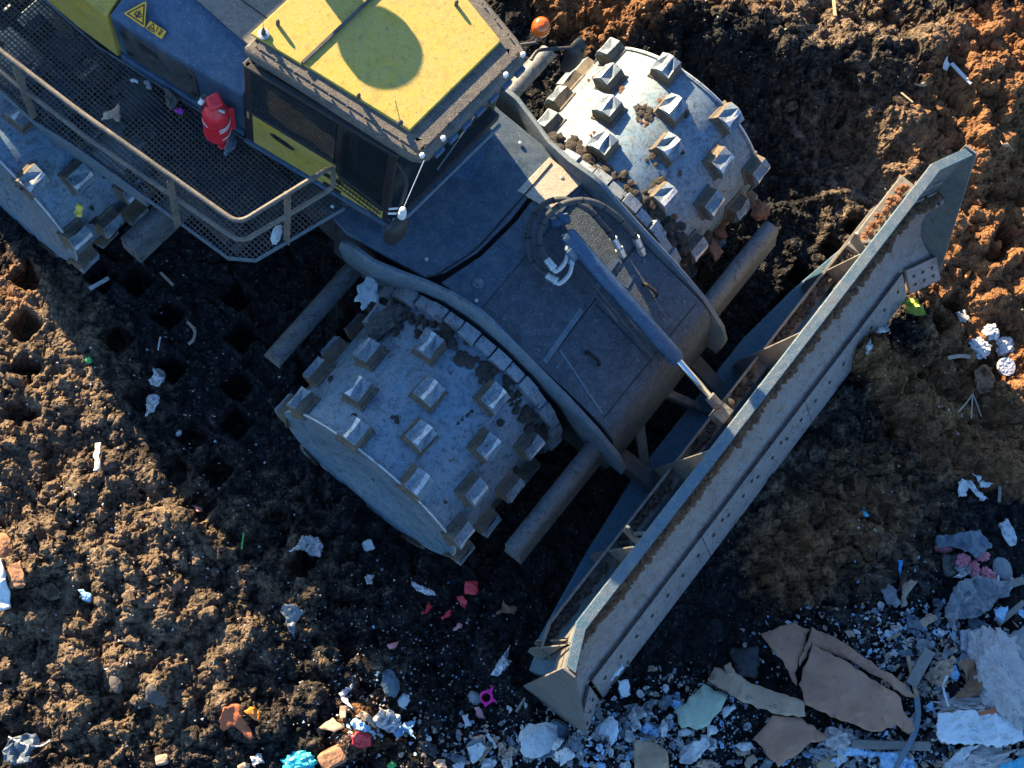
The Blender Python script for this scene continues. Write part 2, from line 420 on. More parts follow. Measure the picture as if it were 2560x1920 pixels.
# cracks in the compacted crust
def voro(x, y, f, seed):
    x = x*f; y = y*f; xi = np.floor(x); yi = np.floor(y); f1 = np.full_like(x, 9.); f2 = np.full_like(x, 9.); r1 = np.zeros_like(x); r2 = np.zeros_like(x); r3 = np.zeros_like(x)
    for dx in (-1, 0, 1):
        for dy in (-1, 0, 1):
            a = (xi+dx).astype(np.int64); b_ = (yi+dy).astype(np.int64)
            def hh(s_):
                n = (a*374761393 + b_*668265263 + (seed+s_)*144269504) & 0x7fffffff
                n = ((n ^ (n >> 13))*1274126177) & 0x7fffffff
                return ((n ^ (n >> 16)) & 0xffff)/65535.
            ox = x - (xi+dx+hh(1)); oy = y - (yi+dy+hh(2)); d = np.hypot(ox, oy)
            new = d < f1; f2 = np.where(new, f1, np.minimum(f2, d)); f1 = np.minimum(f1, d)
            h3 = hh(3); r1 = np.where(new, h3, r1); r2 = np.where(new, ox*(hh(4)-.5)*2 + oy*(hh(5)-.5)*2, r2)
    return f1, f2, r1, r2
for f_, sd_, wob, blk, tl, crk in ((3.1, 5, .10, .10, .10, .05), (6.5, 3, .06, .075, .07, .035), (13, 8, .03, .035, .035, .018), (27, 9, .015, .014, .014, .006)):
    f1, f2, r1, r2 = voro(X + wob*fbm(X, Y, f_*1.6, 3, sd_+20), Y + wob*fbm(X, Y, f_*1.6, 3, sd_+30), f_, sd_)
    amt = (.16 + .84*rough**1.2)*(1-.45*track)
    H += amt*((r1-.5)*blk + r2*tl*.8) - crk*(.35+.65*rough)*np.exp(-((f2-f1)/.07)**2)
# stamped clods
small = fbm(X, Y, 30, 3, 55) - .5
ix0 = int(np.searchsorted(GX, -3.3)); iy0 = int(np.searchsorted(GY, -.3))
nclod = 20000
cx = rng.uniform(-3.2, 7.5, nclod); cy = rng.uniform(-.2, 8.1, nclod)
big = rng.random(nclod)
NX, NY = len(GX), len(GY)
for k in range(nclod):
    i = ix0 + int((cx[k] + 3.3)/STEP); j = iy0 + int((cy[k] + .3)/STEP)
    if i < 12 or j < 12 or i > NX-13 or j > NY-13: continue
    rg = rough[j, i]
    if rng.random() > .12 + rg*.95: continue
    r = (.013 + .028*big[k]**1.5) if big[k] < .93 else (.045 + .06*rng.random()*rg + .01)
    w = int(r/STEP) + 2
    sl = (slice(j-w, j+w+1), slice(i-w, i+w+1))
    dx = X[sl] - cx[k]; dy = Y[sl] - cy[k]; a = rng.random()*3.14; ca, sa = math.cos(a), math.sin(a)
    u_ = (dx*ca + dy*sa)/r; v_ = (-dx*sa + dy*ca)/(r*(.6 + .4*rng.random()))
    pn = 2 + 2*rng.random()
    d = (abs(u_)**pn + abs(v_)**pn)**(1/pn) + small[sl]*.7
    tilt = u_*rng.uniform(-.3, .3)
    bumpz = np.clip(1 - d**2, 0, 1)**.45*(1+tilt)*r*rng.uniform(.5, .95)
    H[sl] = np.maximum(H[sl], H[j, i]*.5 + H[sl]*.5 + bumpz)
farf = np.clip((np.hypot(X-2.2, Y-4) - 7)/30, 0, 1)
H = H*(1-farf) + farf*(fbm(X, Y, .12, 3, 2)-.5)*1.2
# soil colour zones (r orange, g brown)
orange = np.clip(1.0*blob(2480, 330, .9) + 1.1*blob(2480, 640, .7) + .9*blob(2520, 950, .8) + .9*line([(2150, 880), (2300, 1010), (2430, 1120), (2600, 1210)], .22)
                 + .45*blob(2180, 1250, .9) + .45*blob(1950, 1420, .6) + .85*blob(1500, -40, .8) + .55*blob(1900, -60, .7) + .4*blob(2480, 130, .5) + .45*blob(30, 720, .5)
                 + .2*line([(480, 1330), (780, 1600), (900, 1800)], .25) + .35*blob(950, 1850, .5) + .2*blob(740, 1480, .3) + .12*blob(300, 1250, .9), 0, 1)
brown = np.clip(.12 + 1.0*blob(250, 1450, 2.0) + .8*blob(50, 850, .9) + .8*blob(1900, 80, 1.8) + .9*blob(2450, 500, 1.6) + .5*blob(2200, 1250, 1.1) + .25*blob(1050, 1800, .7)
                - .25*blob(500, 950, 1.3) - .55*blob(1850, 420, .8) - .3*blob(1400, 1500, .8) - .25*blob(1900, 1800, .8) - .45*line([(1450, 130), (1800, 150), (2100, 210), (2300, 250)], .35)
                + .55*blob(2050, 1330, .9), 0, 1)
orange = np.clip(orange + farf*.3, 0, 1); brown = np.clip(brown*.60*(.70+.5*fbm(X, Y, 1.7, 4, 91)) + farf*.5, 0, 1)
nv = NX*NY
co = np.empty((nv, 3), dtype=np.float32); co[:, 0] = X.ravel(); co[:, 1] = Y.ravel(); co[:, 2] = H.ravel()
# shove the surface sideways a little so clods get ragged outlines
jx = (fbm(X, Y, 26, 3, 61).ravel() - .5)*.022*(rough.ravel()+.2); jy = (fbm(X, Y, 26, 3, 67).ravel() - .5)*.022*(rough.ravel()+.2)
co[:, 0] += jx; co[:, 1] += jy
me = bpy.data.meshes.new('ground'); me.vertices.add(nv); me.vertices.foreach_set('co', co.ravel())
idx = (np.arange(NY-1)[:, None]*NX + np.arange(NX-1)[None, :]).ravel()
quads = np.stack([idx, idx+1, idx+NX+1, idx+NX], 1).astype(np.int32)
nf = len(quads); me.loops.add(nf*4); me.loops.foreach_set('vertex_index', quads.ravel())
me.polygons.add(nf); me.polygons.foreach_set('loop_start', np.arange(0, nf*4, 4, dtype=np.int32))
me.update(calc_edges=True); me.validate()
ca = me.color_attributes.new('soil', 'FLOAT_COLOR', 'POINT')
cc = np.ones((nv, 4), dtype=np.float32); cc[:, 0] = orange.ravel(); cc[:, 1] = brown.ravel(); cc[:, 2] = 0
ca.data.foreach_set('color', cc.ravel())
me.polygons.foreach_set('use_smooth', np.zeros(nf, dtype=bool))
me.materials.append(MATS['soil'])
ground = bpy.data.objects.new('ground', me); COL.objects.link(ground); ground['kind'] = 'structure'
def gh(x, y):
    i = int(np.searchsorted(GX, x)); j = int(np.searchsorted(GY, y))
    i = min(max(i, 1), NX-2); j = min(max(j, 1), NY-2)
    return float(H[j, i])
def ghs(x, y, r=.05):   # smoothed, a little above the mean
    v = [gh(x+a*r, y+b*r) for a in (-1, 0, 1) for b in (-1, 0, 1)]
    return sum(v)/9*.5 + max(v)*.5
def G(px, py, dz=0.0):
    z = 0
    for _ in range(4):
        p = U(px, py, z + dz); z = ghs(p.x, p.y)
    return U(px, py, z + dz)
def attr_soil(me, o=.3, b=.6):
    a = me.color_attributes.new('soil', 'FLOAT_COLOR', 'POINT')
    for d in a.data: d.color = (o, b, 0, 1)

# loose clods: nobody could count them
cl_v, cl_f, cl_c = [], [], []
base_ico = bmesh.new(); bmesh.ops.create_icosphere(base_ico, subdivisions=2, radius=1)
bv = np.array([v.co[:] for v in base_ico.verts]); bf = [[v.index for v in f.verts] for f in base_ico.faces]; base_ico.free()
for k in range(9000):
    x = rng.uniform(-3.1, 7.4); y = rng.uniform(0, 8.0)
    j = int(np.searchsorted(GY, y)); i = int(np.searchsorted(GX, x)); rg = rough[j, i]
    if rng.random() > .12 + rg: continue
    if under[j, i] > .3: continue
    r = .006 + .020*rng.random()**2.5 + (.012 + .05*rng.random()**2 if rng.random() < .10*rg + .015 else 0)
    sc = r*(np.array([1, .8, .65]) + rng.uniform(-.2, .3, 3))
    s0 = rng.uniform(0, 50)
    nn = np.array([1 + .65*noise.noise(Vector(b*1.7) + Vector((s0, k*.37, 0))) for b in bv])
    a = rng.uniform(0, 6.28); Rm = np.array([[math.cos(a), -math.sin(a), 0], [math.sin(a), math.cos(a), 0], [0, 0, 1]])
    vv = (bv*nn[:, None]*sc) @ Rm.T + np.array([x, y, H[j, i] + r*.25])
    o = len(cl_v)*len(bv); cl_v.append(vv); cl_f.append(np.array(bf) + o); cl_c.append((orange[j, i], brown[j, i]))
vv = np.concatenate(cl_v); ff = np.concatenate(cl_f)
me = bpy.data.meshes.new('loose_clods'); me.from_pydata(vv.tolist(), [], ff.tolist())
a = me.color_attributes.new('soil', 'FLOAT_COLOR', 'POINT')
arr = np.ones((len(vv), 4), dtype=np.float32); rep = np.repeat(np.array(cl_c), len(bv), axis=0); arr[:, 0] = rep[:, 0]; arr[:, 1] = rep[:, 1]; arr[:, 2] = 0
a.data.foreach_set('color', arr.ravel()); me.materials.append(MATS['soil'])
o = bpy.data.objects.new('loose_clods', me); COL.objects.link(o); o['kind'] = 'stuff'; o['label'] = 'loose clods and crumbs of soil lying all over the ground'

# ================================================================== THE MACHINE
root = bpy.data.objects.new('landfill_compactor', None); COL.objects.link(root)
root.location = FP(-.9, 0, 0); ORG[root] = FP(-.9, 0, 0)
tag(root, 'big yellow and navy landfill compactor with studded steel drums and a wide front blade', 'compactor')
RAD = .864
# ---- drums and teeth
def tooth_mesh():
    m = MB(); b, s, h = .097, .090, .140
    g = [(-1, -1), (1, -1), (1, 1), (-1, 1)]
    m.mat('tooth_flank')
    sk = [(x*b*1.16, y*b*1.16, -.02) for x, y in g]; sk2 = [(x*b*1.12, y*b*1.12, .006) for x, y in g]; sk3 = [(x*b*.99, y*b*.99, .018) for x, y in g]
    m.add(sk + sk2 + sk3, [(0, 1, 5, 4), (1, 2, 6, 5), (2, 3, 7, 6), (3, 0, 4, 7), (4, 5, 9, 8), (5, 6, 10, 9), (6, 7, 11, 10), (7, 4, 8, 11)])
    low = [(x*b, y*b, -.03) for x, y in g]; mid = [(x*s, y*s, .098) for x, y in g]
    m.add(low + mid, [(0, 1, 5, 4), (1, 2, 6, 5), (2, 3, 7, 6), (3, 0, 4, 7)])
    # sloping faces (x = rolling direction) up to a bone shaped ridge along y
    rt = [(-.020, -s, h), (.024, -s, h), (-.004, 0, h-.004), (.016, 0, h-.004), (-.024, s, h), (.020, s, h)]
    M_ = [(-s, -s, .098), (s, -s, .098), (s, s, .098), (-s, s, .098), (-s, 0, .098), (s, 0, .098), (-s*.45, 0, .088), (s*.5, 0, .088)]
    m.mat('tooth_steel')
    v = M_ + rt   # ridge idx 8..13
    m.add(v, [(0, 8, 6, 4), (4, 6, 12, 3), (8, 10, 6), (10, 12, 6), (1, 5, 7, 9), (5, 2, 13, 7), (9, 7, 11), (11, 7, 13)])
    m.add(v, [(0, 1, 9, 8), (3, 12, 13, 2)])
    m.mat('ridge_steel'); m.add(v, [(8, 9, 11, 10), (10, 11, 13, 12)])
    me = bpy.data.meshes.new('tooth'); me.from_pydata([tuple(p) for p in m.v], [], m.f)
    for n_ in m.mats: me.materials.append(MATS[n_])
    me.polygons.foreach_set('material_index', m.m)
    bm = bmesh.new(); bm.from_mesh(me); bmesh.ops.remove_doubles(bm, verts=bm.verts, dist=1e-5); bmesh.ops.recalc_face_normals(bm, faces=bm.faces)
    bm.to_mesh(me); bm.free(); return me
def worn_tooth(me0, k):
    me = me0.copy(); r = random.Random(k)
    for v in me.vertices:
        if v.co.z > .05:
            v.co += Vector((r.uniform(-.006, .006), r.uniform(-.006, .006), r.uniform(-.014, .004)))
        else: v.co += Vector((r.uniform(-.004, .004), r.uniform(-.004, .004), 0))
    return me
TM0 = tooth_mesh(); TMS = [worn_tooth(TM0, k) for k in range(6)]
def drum(Pf, th, sign, label, seed, phase, clean=True):
    c = Pf(0, 0, RAD); f = (Pf(1, 0, 0) - Pf(0, 0, 0)); l = (Pf(0, 1, 0) - Pf(0, 0, 0))
    def cyl(rad, a, lat): return c + (f*math.sin(a) + Vector((0, 0, 1))*math.cos(a))*rad + l*lat
    m = MB(); n = 96
    w0, w1 = .80*sign, 2.086*sign
    # shell with slightly raised outer lip and dished end wall
    prof = [(RAD-.07, w0), (RAD, w0), (RAD, 2.055*sign), (RAD+.018, 2.06*sign), (RAD+.018, w1), (RAD-.02, w1), (RAD-.06, w1-.012*sign), (.45, w1+.015*sign), (.30, w1-.05*sign), (.02, w1-.05*sign)]
    vs = [cyl(r, 2*math.pi*k/n, w) for (r, w) in prof for k in range(n)]; fs = []
    for i in range(len(prof)-1):
        for k in range(n):
            q = (k+1) % n; fs.append((i*n+k, i*n+q, (i+1)*n+q, (i+1)*n+k))
    m.add(vs, fs)
    # slight dents
    for v in m.v:
        nz = noise.noise(v*2.3); v += (v - c).normalized()*nz*.006
    o = m.build('drum', 'drum_steel', root, smooth=30)
    if label: o['label'] = label
    # weld seam
    k = 0
    cols = [(2.0, phase[0]), (1.71, phase[1]), (1.42, phase[2]), (1.11, phase[3])]
    rr = random.Random(seed)
    for ci, (w, ph) in enumerate(cols):
        for j in range(9):
            ang = R_(ph + 40*j + rr.uniform(-1.5, 1.5)); w_ = w + rr.uniform(-.012, .012)
            if math.cos(ang) < -.82 and False: continue
            up = f*math.sin(ang) + Vector((0, 0, 1))*math.cos(ang); tn = f*math.cos(ang) - Vector((0, 0, 1))*math.sin(ang)
            ax = up.cross(tn)
            M = Matrix((tn, ax, up)).transposed().to_4x4(); M = M @ Matrix.Rotation(R_(rr.uniform(-4, 4)), 4, 'Z')
            M.translation = cyl(RAD, ang, w_*sign)
            t_ = bpy.data.objects.new('tooth', TMS[rr.randrange(6)]); COL.objects.link(t_)
            t_.parent = o; t_.matrix_world = M; t_.matrix_parent_inverse = Matrix(); t_.matrix_basis = Matrix.Translation(-ORG[root]) @ M
    m = MB(); ringp = [cyl(RAD+.016, 2*math.pi*k/n, 2.078*sign) for k in range(n+1)]
    m.tube(ringp, .0085, 8, caps=False); m.build('rim_edge', 'ridge_steel', o)
    # ring of rim cleats against the frame
    if clean:
        m = MB(); nb = 38
        for j in range(nb):
            a0 = 2*math.pi*(j+.03)/nb; a1 = 2*math.pi*(j+.95)/nb; h = RAD + (.115 if j % 2 else .098) + rr.uniform(-.006, .006)
            wa, wb = (.795*sign, (.90 if j % 2 else .885)*sign)
            m.hexa([cyl(RAD-.01, a0, wa), cyl(RAD-.01, a1, wa), cyl(RAD-.01, a1, wb), cyl(RAD-.01, a0, wb), cyl(h, a0, wa), cyl(h, a1, wa), cyl(h-.01, a1, wb), cyl(h-.01, a0, wb)])
        ring = m.build('rim_cleats', 'tooth_steel', o, bevel=.004)
        # packed dirt between cleats and shell
        dirt_cake(o, [cyl(RAD+.01, R_(a), .97*sign) for a in range(-80, 81, 5)], .10, .035, seed, 'dirt_dark')
    return o, cyl
def dirt_cake(parent, pts, w, h, seed, mat='dirt_cake', name='packed_dirt', n=None):
    m = MB(); r = random.Random(seed)
    for p in pts:
        for _ in range(n or 3):
            q = p + Vector((r.uniform(-w, w)*.6, r.uniform(-w, w)*.6, r.uniform(-.3, .3)*h)); s = r.uniform(.35, 1)
            o0 = r.uniform(0, 99)
            vs = [q + Vector((b[0]*w*.55*s, b[1]*w*.55*s, b[2]*h*s))*(1+.5*noise.noise(Vector(b)*2+Vector((o0, 0, 0)))) for b in bv]
            m.add(vs, bf)
    return m.build(name, mat, parent, props={'kind': 'stuff'})
drA, cylA = drum(FP, FT, -1, 'front drum in shade below the cab, with its flat outer end in view', 3, (-57, -30, -43, -56))
drB, cylB = drum(FP, FT, 1, 'front drum lit by the sun behind the hull', 4, (-56, -42, -28, -55))
drC, cylC = drum(RP, RT, -1, 'rear drum half hidden below the walkway', 5, (-8, 5, -6, 14), clean=False)
drD, cylD = drum(RP, RT, 1, None, 6, (-8, 5, -6, 14), clean=False)
# axles
m = MB(); m.tube([FP(0, -1.9, RAD), FP(0, 1.9, RAD)], .2, 20); m.build('axle', 'charcoal', root)
m = MB(); m.tube([RP(0, -1.9, RAD), RP(0, 1.9, RAD)], .2, 20); m.build('axle', 'charcoal', root)
# patches of mud caked on the drums
dirt_cake(drB, [cylB(RAD+.005, R_(a), w) for a, w in ((-12, 1.55), (-9, 1.60), (8, 1.27), (14, 1.5), (18, 1.18), (28, 1.0), (36, 1.02), (46, 1.05), (58, 1.0), (64, 1.08), (-30, 1.02), (-22, .99), (72, 1.3), (3, 1.78))], .085, .018, 8, 'dirt_dark', n=4)
dirt_cake(drB, [cylB(RAD+.01, R_(a), w) for a, w in ((85, 1.5), (88, 1.6), (80, 1.25), (90, 1.3), (-50, .95), (-60, .98), (-70, 1.0))], .10, .03, 18, 'dirt_cake', n=4)
dirt_cake(drA, [cylA(RAD+.005, R_(a), -w) for a, w in ((27, 1.03), (20, 1.12), (35, 1.2), (45, 1.0), (10, 1.0), (-25, 1.05), (-38, 1.1), (-46, 1.2), (58, 1.05), (72, 1.3))], .075, .016, 9, 'dirt_dark', n=4)

def mudpts(cf, sgn, n, seed, a0, a1):
    q_ = random.Random(seed); return [cf(RAD+.004, R_(q_.uniform(a0, a1)), sgn*q_.choice((1.13, 1.11, 1.4, 1.44, 1.7, 1.73, 1.98, 1.0, .98)) + q_.uniform(-.12, .12)) for _ in range(n)]
dirt_cake(drA, mudpts(cylA, -1, 22, 3, -60, 80), .05, .006, 41, 'dirt_dark', n=3)
dirt_cake(drB, mudpts(cylB, 1, 26, 4, -60, 85), .05, .006, 42, 'dirt_cake', n=3)
dirt_cake(drC, mudpts(cylC, -1, 30, 5, 0, 85), .05, .006, 43, 'dirt_dark', n=3)
# ---- scraper bars front / rear of each front drum, and ahead of the rear drums
def scraper(Pf, fwd, sgn, l0, l1, z):
    m = MB(); r = .082; pr = []
    for k in range(9):
        a = R_(20 + k*20); pr.append((fwd - r*math.cos(a)*1.0, z + r*math.sin(a)))
    pr += [(fwd + .10, z - .10), (fwd + .13, z - .20), (fwd + .05, z - .20), (fwd - .05, z-.10)]
    if fwd < 0: pr = [(2*fwd - f_, z_) for f_, z_ in pr][::-1]
    m.sweep(pr, [(sgn*l0, 0), (sgn*(l0+l1)/2, 0), (sgn*l1, 0)], Pf)
    o = m.build('scraper_bar', 'bar_steel', root, bevel=.004, smooth=40)
    m = MB()
    m.box(Pf, fwd-.05, fwd+.06, sgn*(l1-.012), sgn*(l1+.015), z-.13, z+.03)
    m.build('end_plate', 'bar_steel', o, bevel=.006)
    return o
for sg in (-1, 1):
    scraper(FP, 1.22, sg, .70, 1.80, 1.02)
    scraper(FP, -1.22, sg, .72, 1.80, 1.02)
    scraper(RP, 1.16, sg, .70, 1.76, .98)
# dirt stuck on the rear-left bar
# ---- front hull
def ring_sec(secs, mat, name, parent=root, **kw):
    m = MB(); n = len(secs[0]); vs = [p for s_ in secs for p in s_]; fs = []
    for i in range(len(secs)-1):
        for k in range(n):
            l = (k+1) % n; fs.append((i*n+k, (i+1)*n+k, (i+1)*n+l, i*n+l))
    fs += [tuple(range(n)), tuple((len(secs)-1)*n+k for k in range(n-1, -1, -1))]
    m.add(vs, fs); return m.build(name, mat, parent, **kw)
def hsec(f_, w, z1, z0): return [FP(f_, -w, z0), FP(f_, w, z0), FP(f_, w, z1), FP(f_, -w, z1)]
hull = ring_sec([hsec(-1.55, .66, 1.50, .5), hsec(-1.0, .66, 1.60, .4), hsec(0, .655, 1.60, .4), hsec(1.2, .655, 1.2, .45), hsec(1.42, .655, .8, .55)], 'charcoal', 'hull', bevel=.01)
# cowl plate behind the seam
m = MB()
cow = [(-1.62, -.80), (-1.30, -.86), (-.62, -.735), (-.53, -.60), (-.44, -.3), (-.41, .1), (-.43, .45), (-.44, .70), (-.62, .74), (-1.05, .74), (-1.62, .80)]
m.slab([FP(a, b_, 1.88 - .03*(a+1.6)) for a, b_ in cow], .05)
cowl = m.build('cowl_plate', 'deck_paint', root, bevel=.012)
m = MB(); m.slab([FP(a, b_, 1.835) for a, b_ in ((-.50, -.68), (-.40, -.3), (-.37, .1), (-.39, .45), (-.40, .69), (-.14, .69), (-.14, -.68))], .04)
m.build('slope_plate', 'deck_paint', root, bevel=.006)
m = MB(); m.slab([FP(a, b_, 1.851) for a, b_ in ((-.52, .30), (-.50, .69), (-.17, .69), (-.22, .34))], .012); m.build('sun_patch_plate', 'sun_patch_cream', root, bevel=.003)  # added pale plate, standing in for a patch of sunlight on the hull
m = MB()
for pts in ([(-1.25, .1), (-1.0, .02), (-.86, .12), (-.90, .36), (-1.12, .48), (-1.28, .36)],):
    m.slab([FP(a, b_, 1.8755 - .03*(a+1.6) + .013) for a, b_ in pts], .012)
m.build('access_cover', 'navy_paint', cowl, bevel=.004)
m = MB()
for a in range(8):
    t0 = -.2 + a*.11
seam = [FP(-.455 - .10*math.exp(-((b_+.68)/.25)**2), b_, 1.853) for b_ in np.linspace(-.66, .66, 24)]
m.tube(seam, .006, 6); m.build('cowl_lip', 'seam_dark', cowl)
# nose deck (anti-slip hatch)
nd = [(-.25, 1.74), (-.19, 1.80), (-.13, 1.82), (.35, 1.735), (.75, 1.64), (1.12, 1.53), (1.22, 1.48), (1.29, 1.39), (1.36, 1.15), (1.43, .85)]
m = MB(); prof = nd + [(f_-.05, z-.05) for f_, z in nd[::-1]]
m.sweep(prof, [(-.665, 0), (-.3, 0), (0, 0), (.35, 0), (.665, 0)], FP)
nose = m.build('nose_deck', 'grip_coat', root, smooth=22)
def ndz(f_):
    for (a, za), (b_, zb) in zip(nd[:-1], nd[1:]):
        if a <= f_ <= b_: return za + (zb-za)*(f_-a)/(b_-a)
    return nd[-1][1]
def nd_strip(a, b_, w, mat, name, lift=.004):
    a = Vector(a); b_ = Vector(b_); d = (b_-a).normalized(); q = Vector((-d.y, d.x))*w/2; m = MB(); n = 6
    for i in range(n):
        p0 = a + (b_-a)*i/n; p1 = a + (b_-a)*(i+1)/n
        m.slab([FP(x.x, x.y, ndz(x.x)+lift) for x in (p0-q, p1-q, p1+q, p0+q)], .004)
    return m.build(name, mat, nose, smooth=0)
nd_strip((.50, -.62), (.46, -.09), .045, 'side_plate', 'weld_strip')
nd_strip((.44, .12), (.42, .42), .045, 'side_plate', 'weld_strip')
nd_strip((.53, -.46), (1.10, -.60), .018, 'side_plate', 'weld_strip')
nd_strip((.62, .30), (.60, .42), .03, 'side_plate', 'weld_strip')
def nd_line(a, b_, w, mat, name): return nd_strip(a, b_, w, mat, name, .003)
nd_line((.52, -.60), (.47, .60), .007, 'seam_dark', 'hatch_seam'); nd_line((.52, .02), (1.14, .0), .007, 'seam_dark', 'hatch_seam'); nd_line((1.13, -.62), (1.13, .62), .007, 'seam_dark', 'hatch_seam')
for (f_, l_) in ((.60, -.58), (1.05, -.58), (.60, -.08), (1.05, -.08), (.60, .56), (1.05, .56), (.05, -.58), (.05, .58), (.40, -.58)):
    m = MB(); m.lathe(FP(f_, l_, ndz(f_)), (0, 0, 1), [(.014, 0), (.014, .008), (.004, .010)], 8); m.build('cap_screw', 'side_plate', nose)
for (f_, l_) in ((.77, -.33), (.78, .42)):
    m = MB(); p = [FP(f_-.065, l_, ndz(f_-.065)-.01), FP(f_-.065, l_, ndz(f_)+.035), FP(f_-.045, l_, ndz(f_)+.05), FP(f_+.045, l_, ndz(f_)+.04), FP(f_+.065, l_, ndz(f_)+.02), FP(f_+.065, l_, ndz(f_+.065)-.01)]
    m.tube([q_ + Vector((0, 0, .012)) for q_ in p], .015, 8); m.build('grab_handle', 'seam_dark', nose)
# curled side plates of the hull
def side_plate(sg):
    st = [(-1.30, .90, 1.80), (-1.18, .90, 1.88), (-1.0, .895, 1.885), (-.78, .83, 1.90), (-.58, .765, 1.915), (-.35, .725, 1.97), (-.12, .715, 2.03), (-.02, .715, 2.02), (.12, .712, 1.95), (.4, .71, 1.83), (.8, .71, 1.68), (1.15, .71, 1.50), (1.42, .705, 1.28), (1.52, .70, 1.10), (1.53, .70, 1.02)]
    m = MB(); secs = []
    for (f_, w, z) in st:
        b_ = .05 if f_ > -.6 else .05 + .0*(-.6-f_)
        drop = 1.25 if -.9 < f_ < 1.0 else (1.2 if f_ < 0 else .85)
        wi = min(w, .695) if f_ > -.65 else w - .05
        secs.append([FP(f_, sg*(wi-.04), drop), FP(f_, sg*(wi+.0), drop), FP(f_, sg*(w+.045 if f_ < .9 else w+.02), z-.10), FP(f_, sg*(w+.03), z-.015), FP(f_, sg*(w+.015), z), FP(f_, sg*(w-.012), z-.004), FP(f_, sg*(w-.03), z-.06)])
    o = ring_sec(secs, 'side_plate', 'side_plate', smooth=45)
    return o
side_plate(-1); side_plate(1)
m = MB(); m.lathe(FP(-.28, -.50, 1.835), (0, 0, 1), [(.045, 0), (.045, .012), (.022, .02), (.022, .04), (.004, .045)], 14)
m.build('grease_cap', 'side_plate', root)
m = MB()
for (f_, l_, z) in ((-1.2, -.55, 1.88), (-1.35, .35, 1.885), (-.32, .62, 1.845), (-.2, -.62, 1.84), (-.7, -.62, 1.865), (-.75, .62, 1.867)): m.lathe(FP(f_, l_, z), (0, 0, 1), [(.016, 0), (.016, .012), (.004, .014)], 6)
m.build('hull_bolts', 'zinc', root, props={'kind': 'stuff'})
# lower front structure seen between nose and blade
for sg in (-1, 1):
    m = MB(); m.hexa([FP(.9, sg*.50, .55), FP(2.0, sg*.42, .50), FP(2.0, sg*.55, .50), FP(.9, sg*.64, .55), FP(.9, sg*.50, .85), FP(2.0, sg*.42, .62), FP(2.0, sg*.55, .62), FP(.9, sg*.64, .85)])
    m.build('push_arm', 'charcoal', root, bevel=.01)
m = MB(); m.bar(FP(1.35, -.2, .75), FP(1.75, -.5, .45), .09, .1); m.build('brace', 'bar_steel', root, bevel=.01); m = MB(); m.bar(FP(1.35, .1, .8), FP(1.8, .35, .45), .07, .08); m.build('brace', 'bar_steel', root, bevel=.01)
# ---- lift cylinder
ca_, cb_ = FP(.03, .215, 1.985), FP(1.30, .118, 1.60)
dirc = (cb_-ca_).normalized()
m = MB(); m.lathe(ca_, dirc, [(.02, -.03), (.045, -.03), (.066, .0), (.068, .02), (.068, (cb_-ca_).length-.03), (.060, (cb_-ca_).length), (.036, (cb_-ca_).length+.002)], 28)
cyl_o = m.build('lift_cylinder', 'navy_paint', root, smooth=30)
re_ = cb_ + dirc*.40
m = MB(); m.tube([cb_, re_], .031, 20); m.build('piston_rod', 'chrome', cyl_o)
m = MB(); m.tube([re_ - dirc*.01, re_ + dirc*.10], .045, 16); m.box(frame(re_ + dirc*.16 - Vector((0, 0, re_.z)), FT), -.06, .07, -.07, .07, re_.z-.14, re_.z-.01); m.build('rod_eye', 'bar_steel', cyl_o, bevel=.008)
dirt_cake(cyl_o, [re_ + dirc*.17 + Vector((0, 0, -.05)), re_ + dirc*.13 + Vector((.05, .03, -.07))], .08, .03, 5, 'dirt_dark', n=6)
fwdv = (FP(1, 0, 0)-FP(0, 0, 0)); latv = (FP(0, 1, 0)-FP(0, 0, 0))
m = MB()
a0 = ca_ + dirc*.05
m.bar(a0 - dirc*.07 + Vector((0, 0, -.01)), a0 + dirc*.10 + Vector((0, 0, -.01)), .125, .10)
m.bar(a0 + dirc*.02 - latv*.09, a0 + dirc*.12 - latv*.09, .06, .08); m.build('port_block', 'navy_paint', cyl_o, bevel=.008)
m = MB(); m.bar(FP(-.10, .31, 1.80), FP(-.10, .31, 1.99), .10, .05, latv); m.tube([FP(-.14, .22, 1.93), FP(-.06, .36, 1.93)], .045, 14); m.build('pin_bracket', 'navy_paint', cyl_o, bevel=.012)
pl = [FP(.20, .105, 1.93), FP(.75, .02, 1.79), FP(1.05, -.01, 1.68), FP(1.12, -.01, 1.655), FP(1.18, .03, 1.645), FP(1.22, .08, 1.64)]
def smoothpath(p, n=8):
    p = [Vector(q) for q in p]; out = []
    for i in range(len(p)-1):
        p0 = p[max(i-1, 0)]; p1 = p[i]; p2 = p[i+1]; p3 = p[min(i+2, len(p)-1)]
        for k in range(n):
            t_ = k/n; out.append(.5*((2*p1) + (p2-p0)*t_ + (2*p0-5*p1+4*p2-p3)*t_*t_ + (3*p1-p0-3*p2+p3)*t_**3))
    out.append(p[-1]); return out
m = MB(); m.tube(smoothpath(pl), .011, 8); m.tube(smoothpath([p + Vector((-.025, -.02, -.01)) for p in pl[:2]]), .011, 8); m.build('feed_pipe', 'black_rubber', cyl_o)
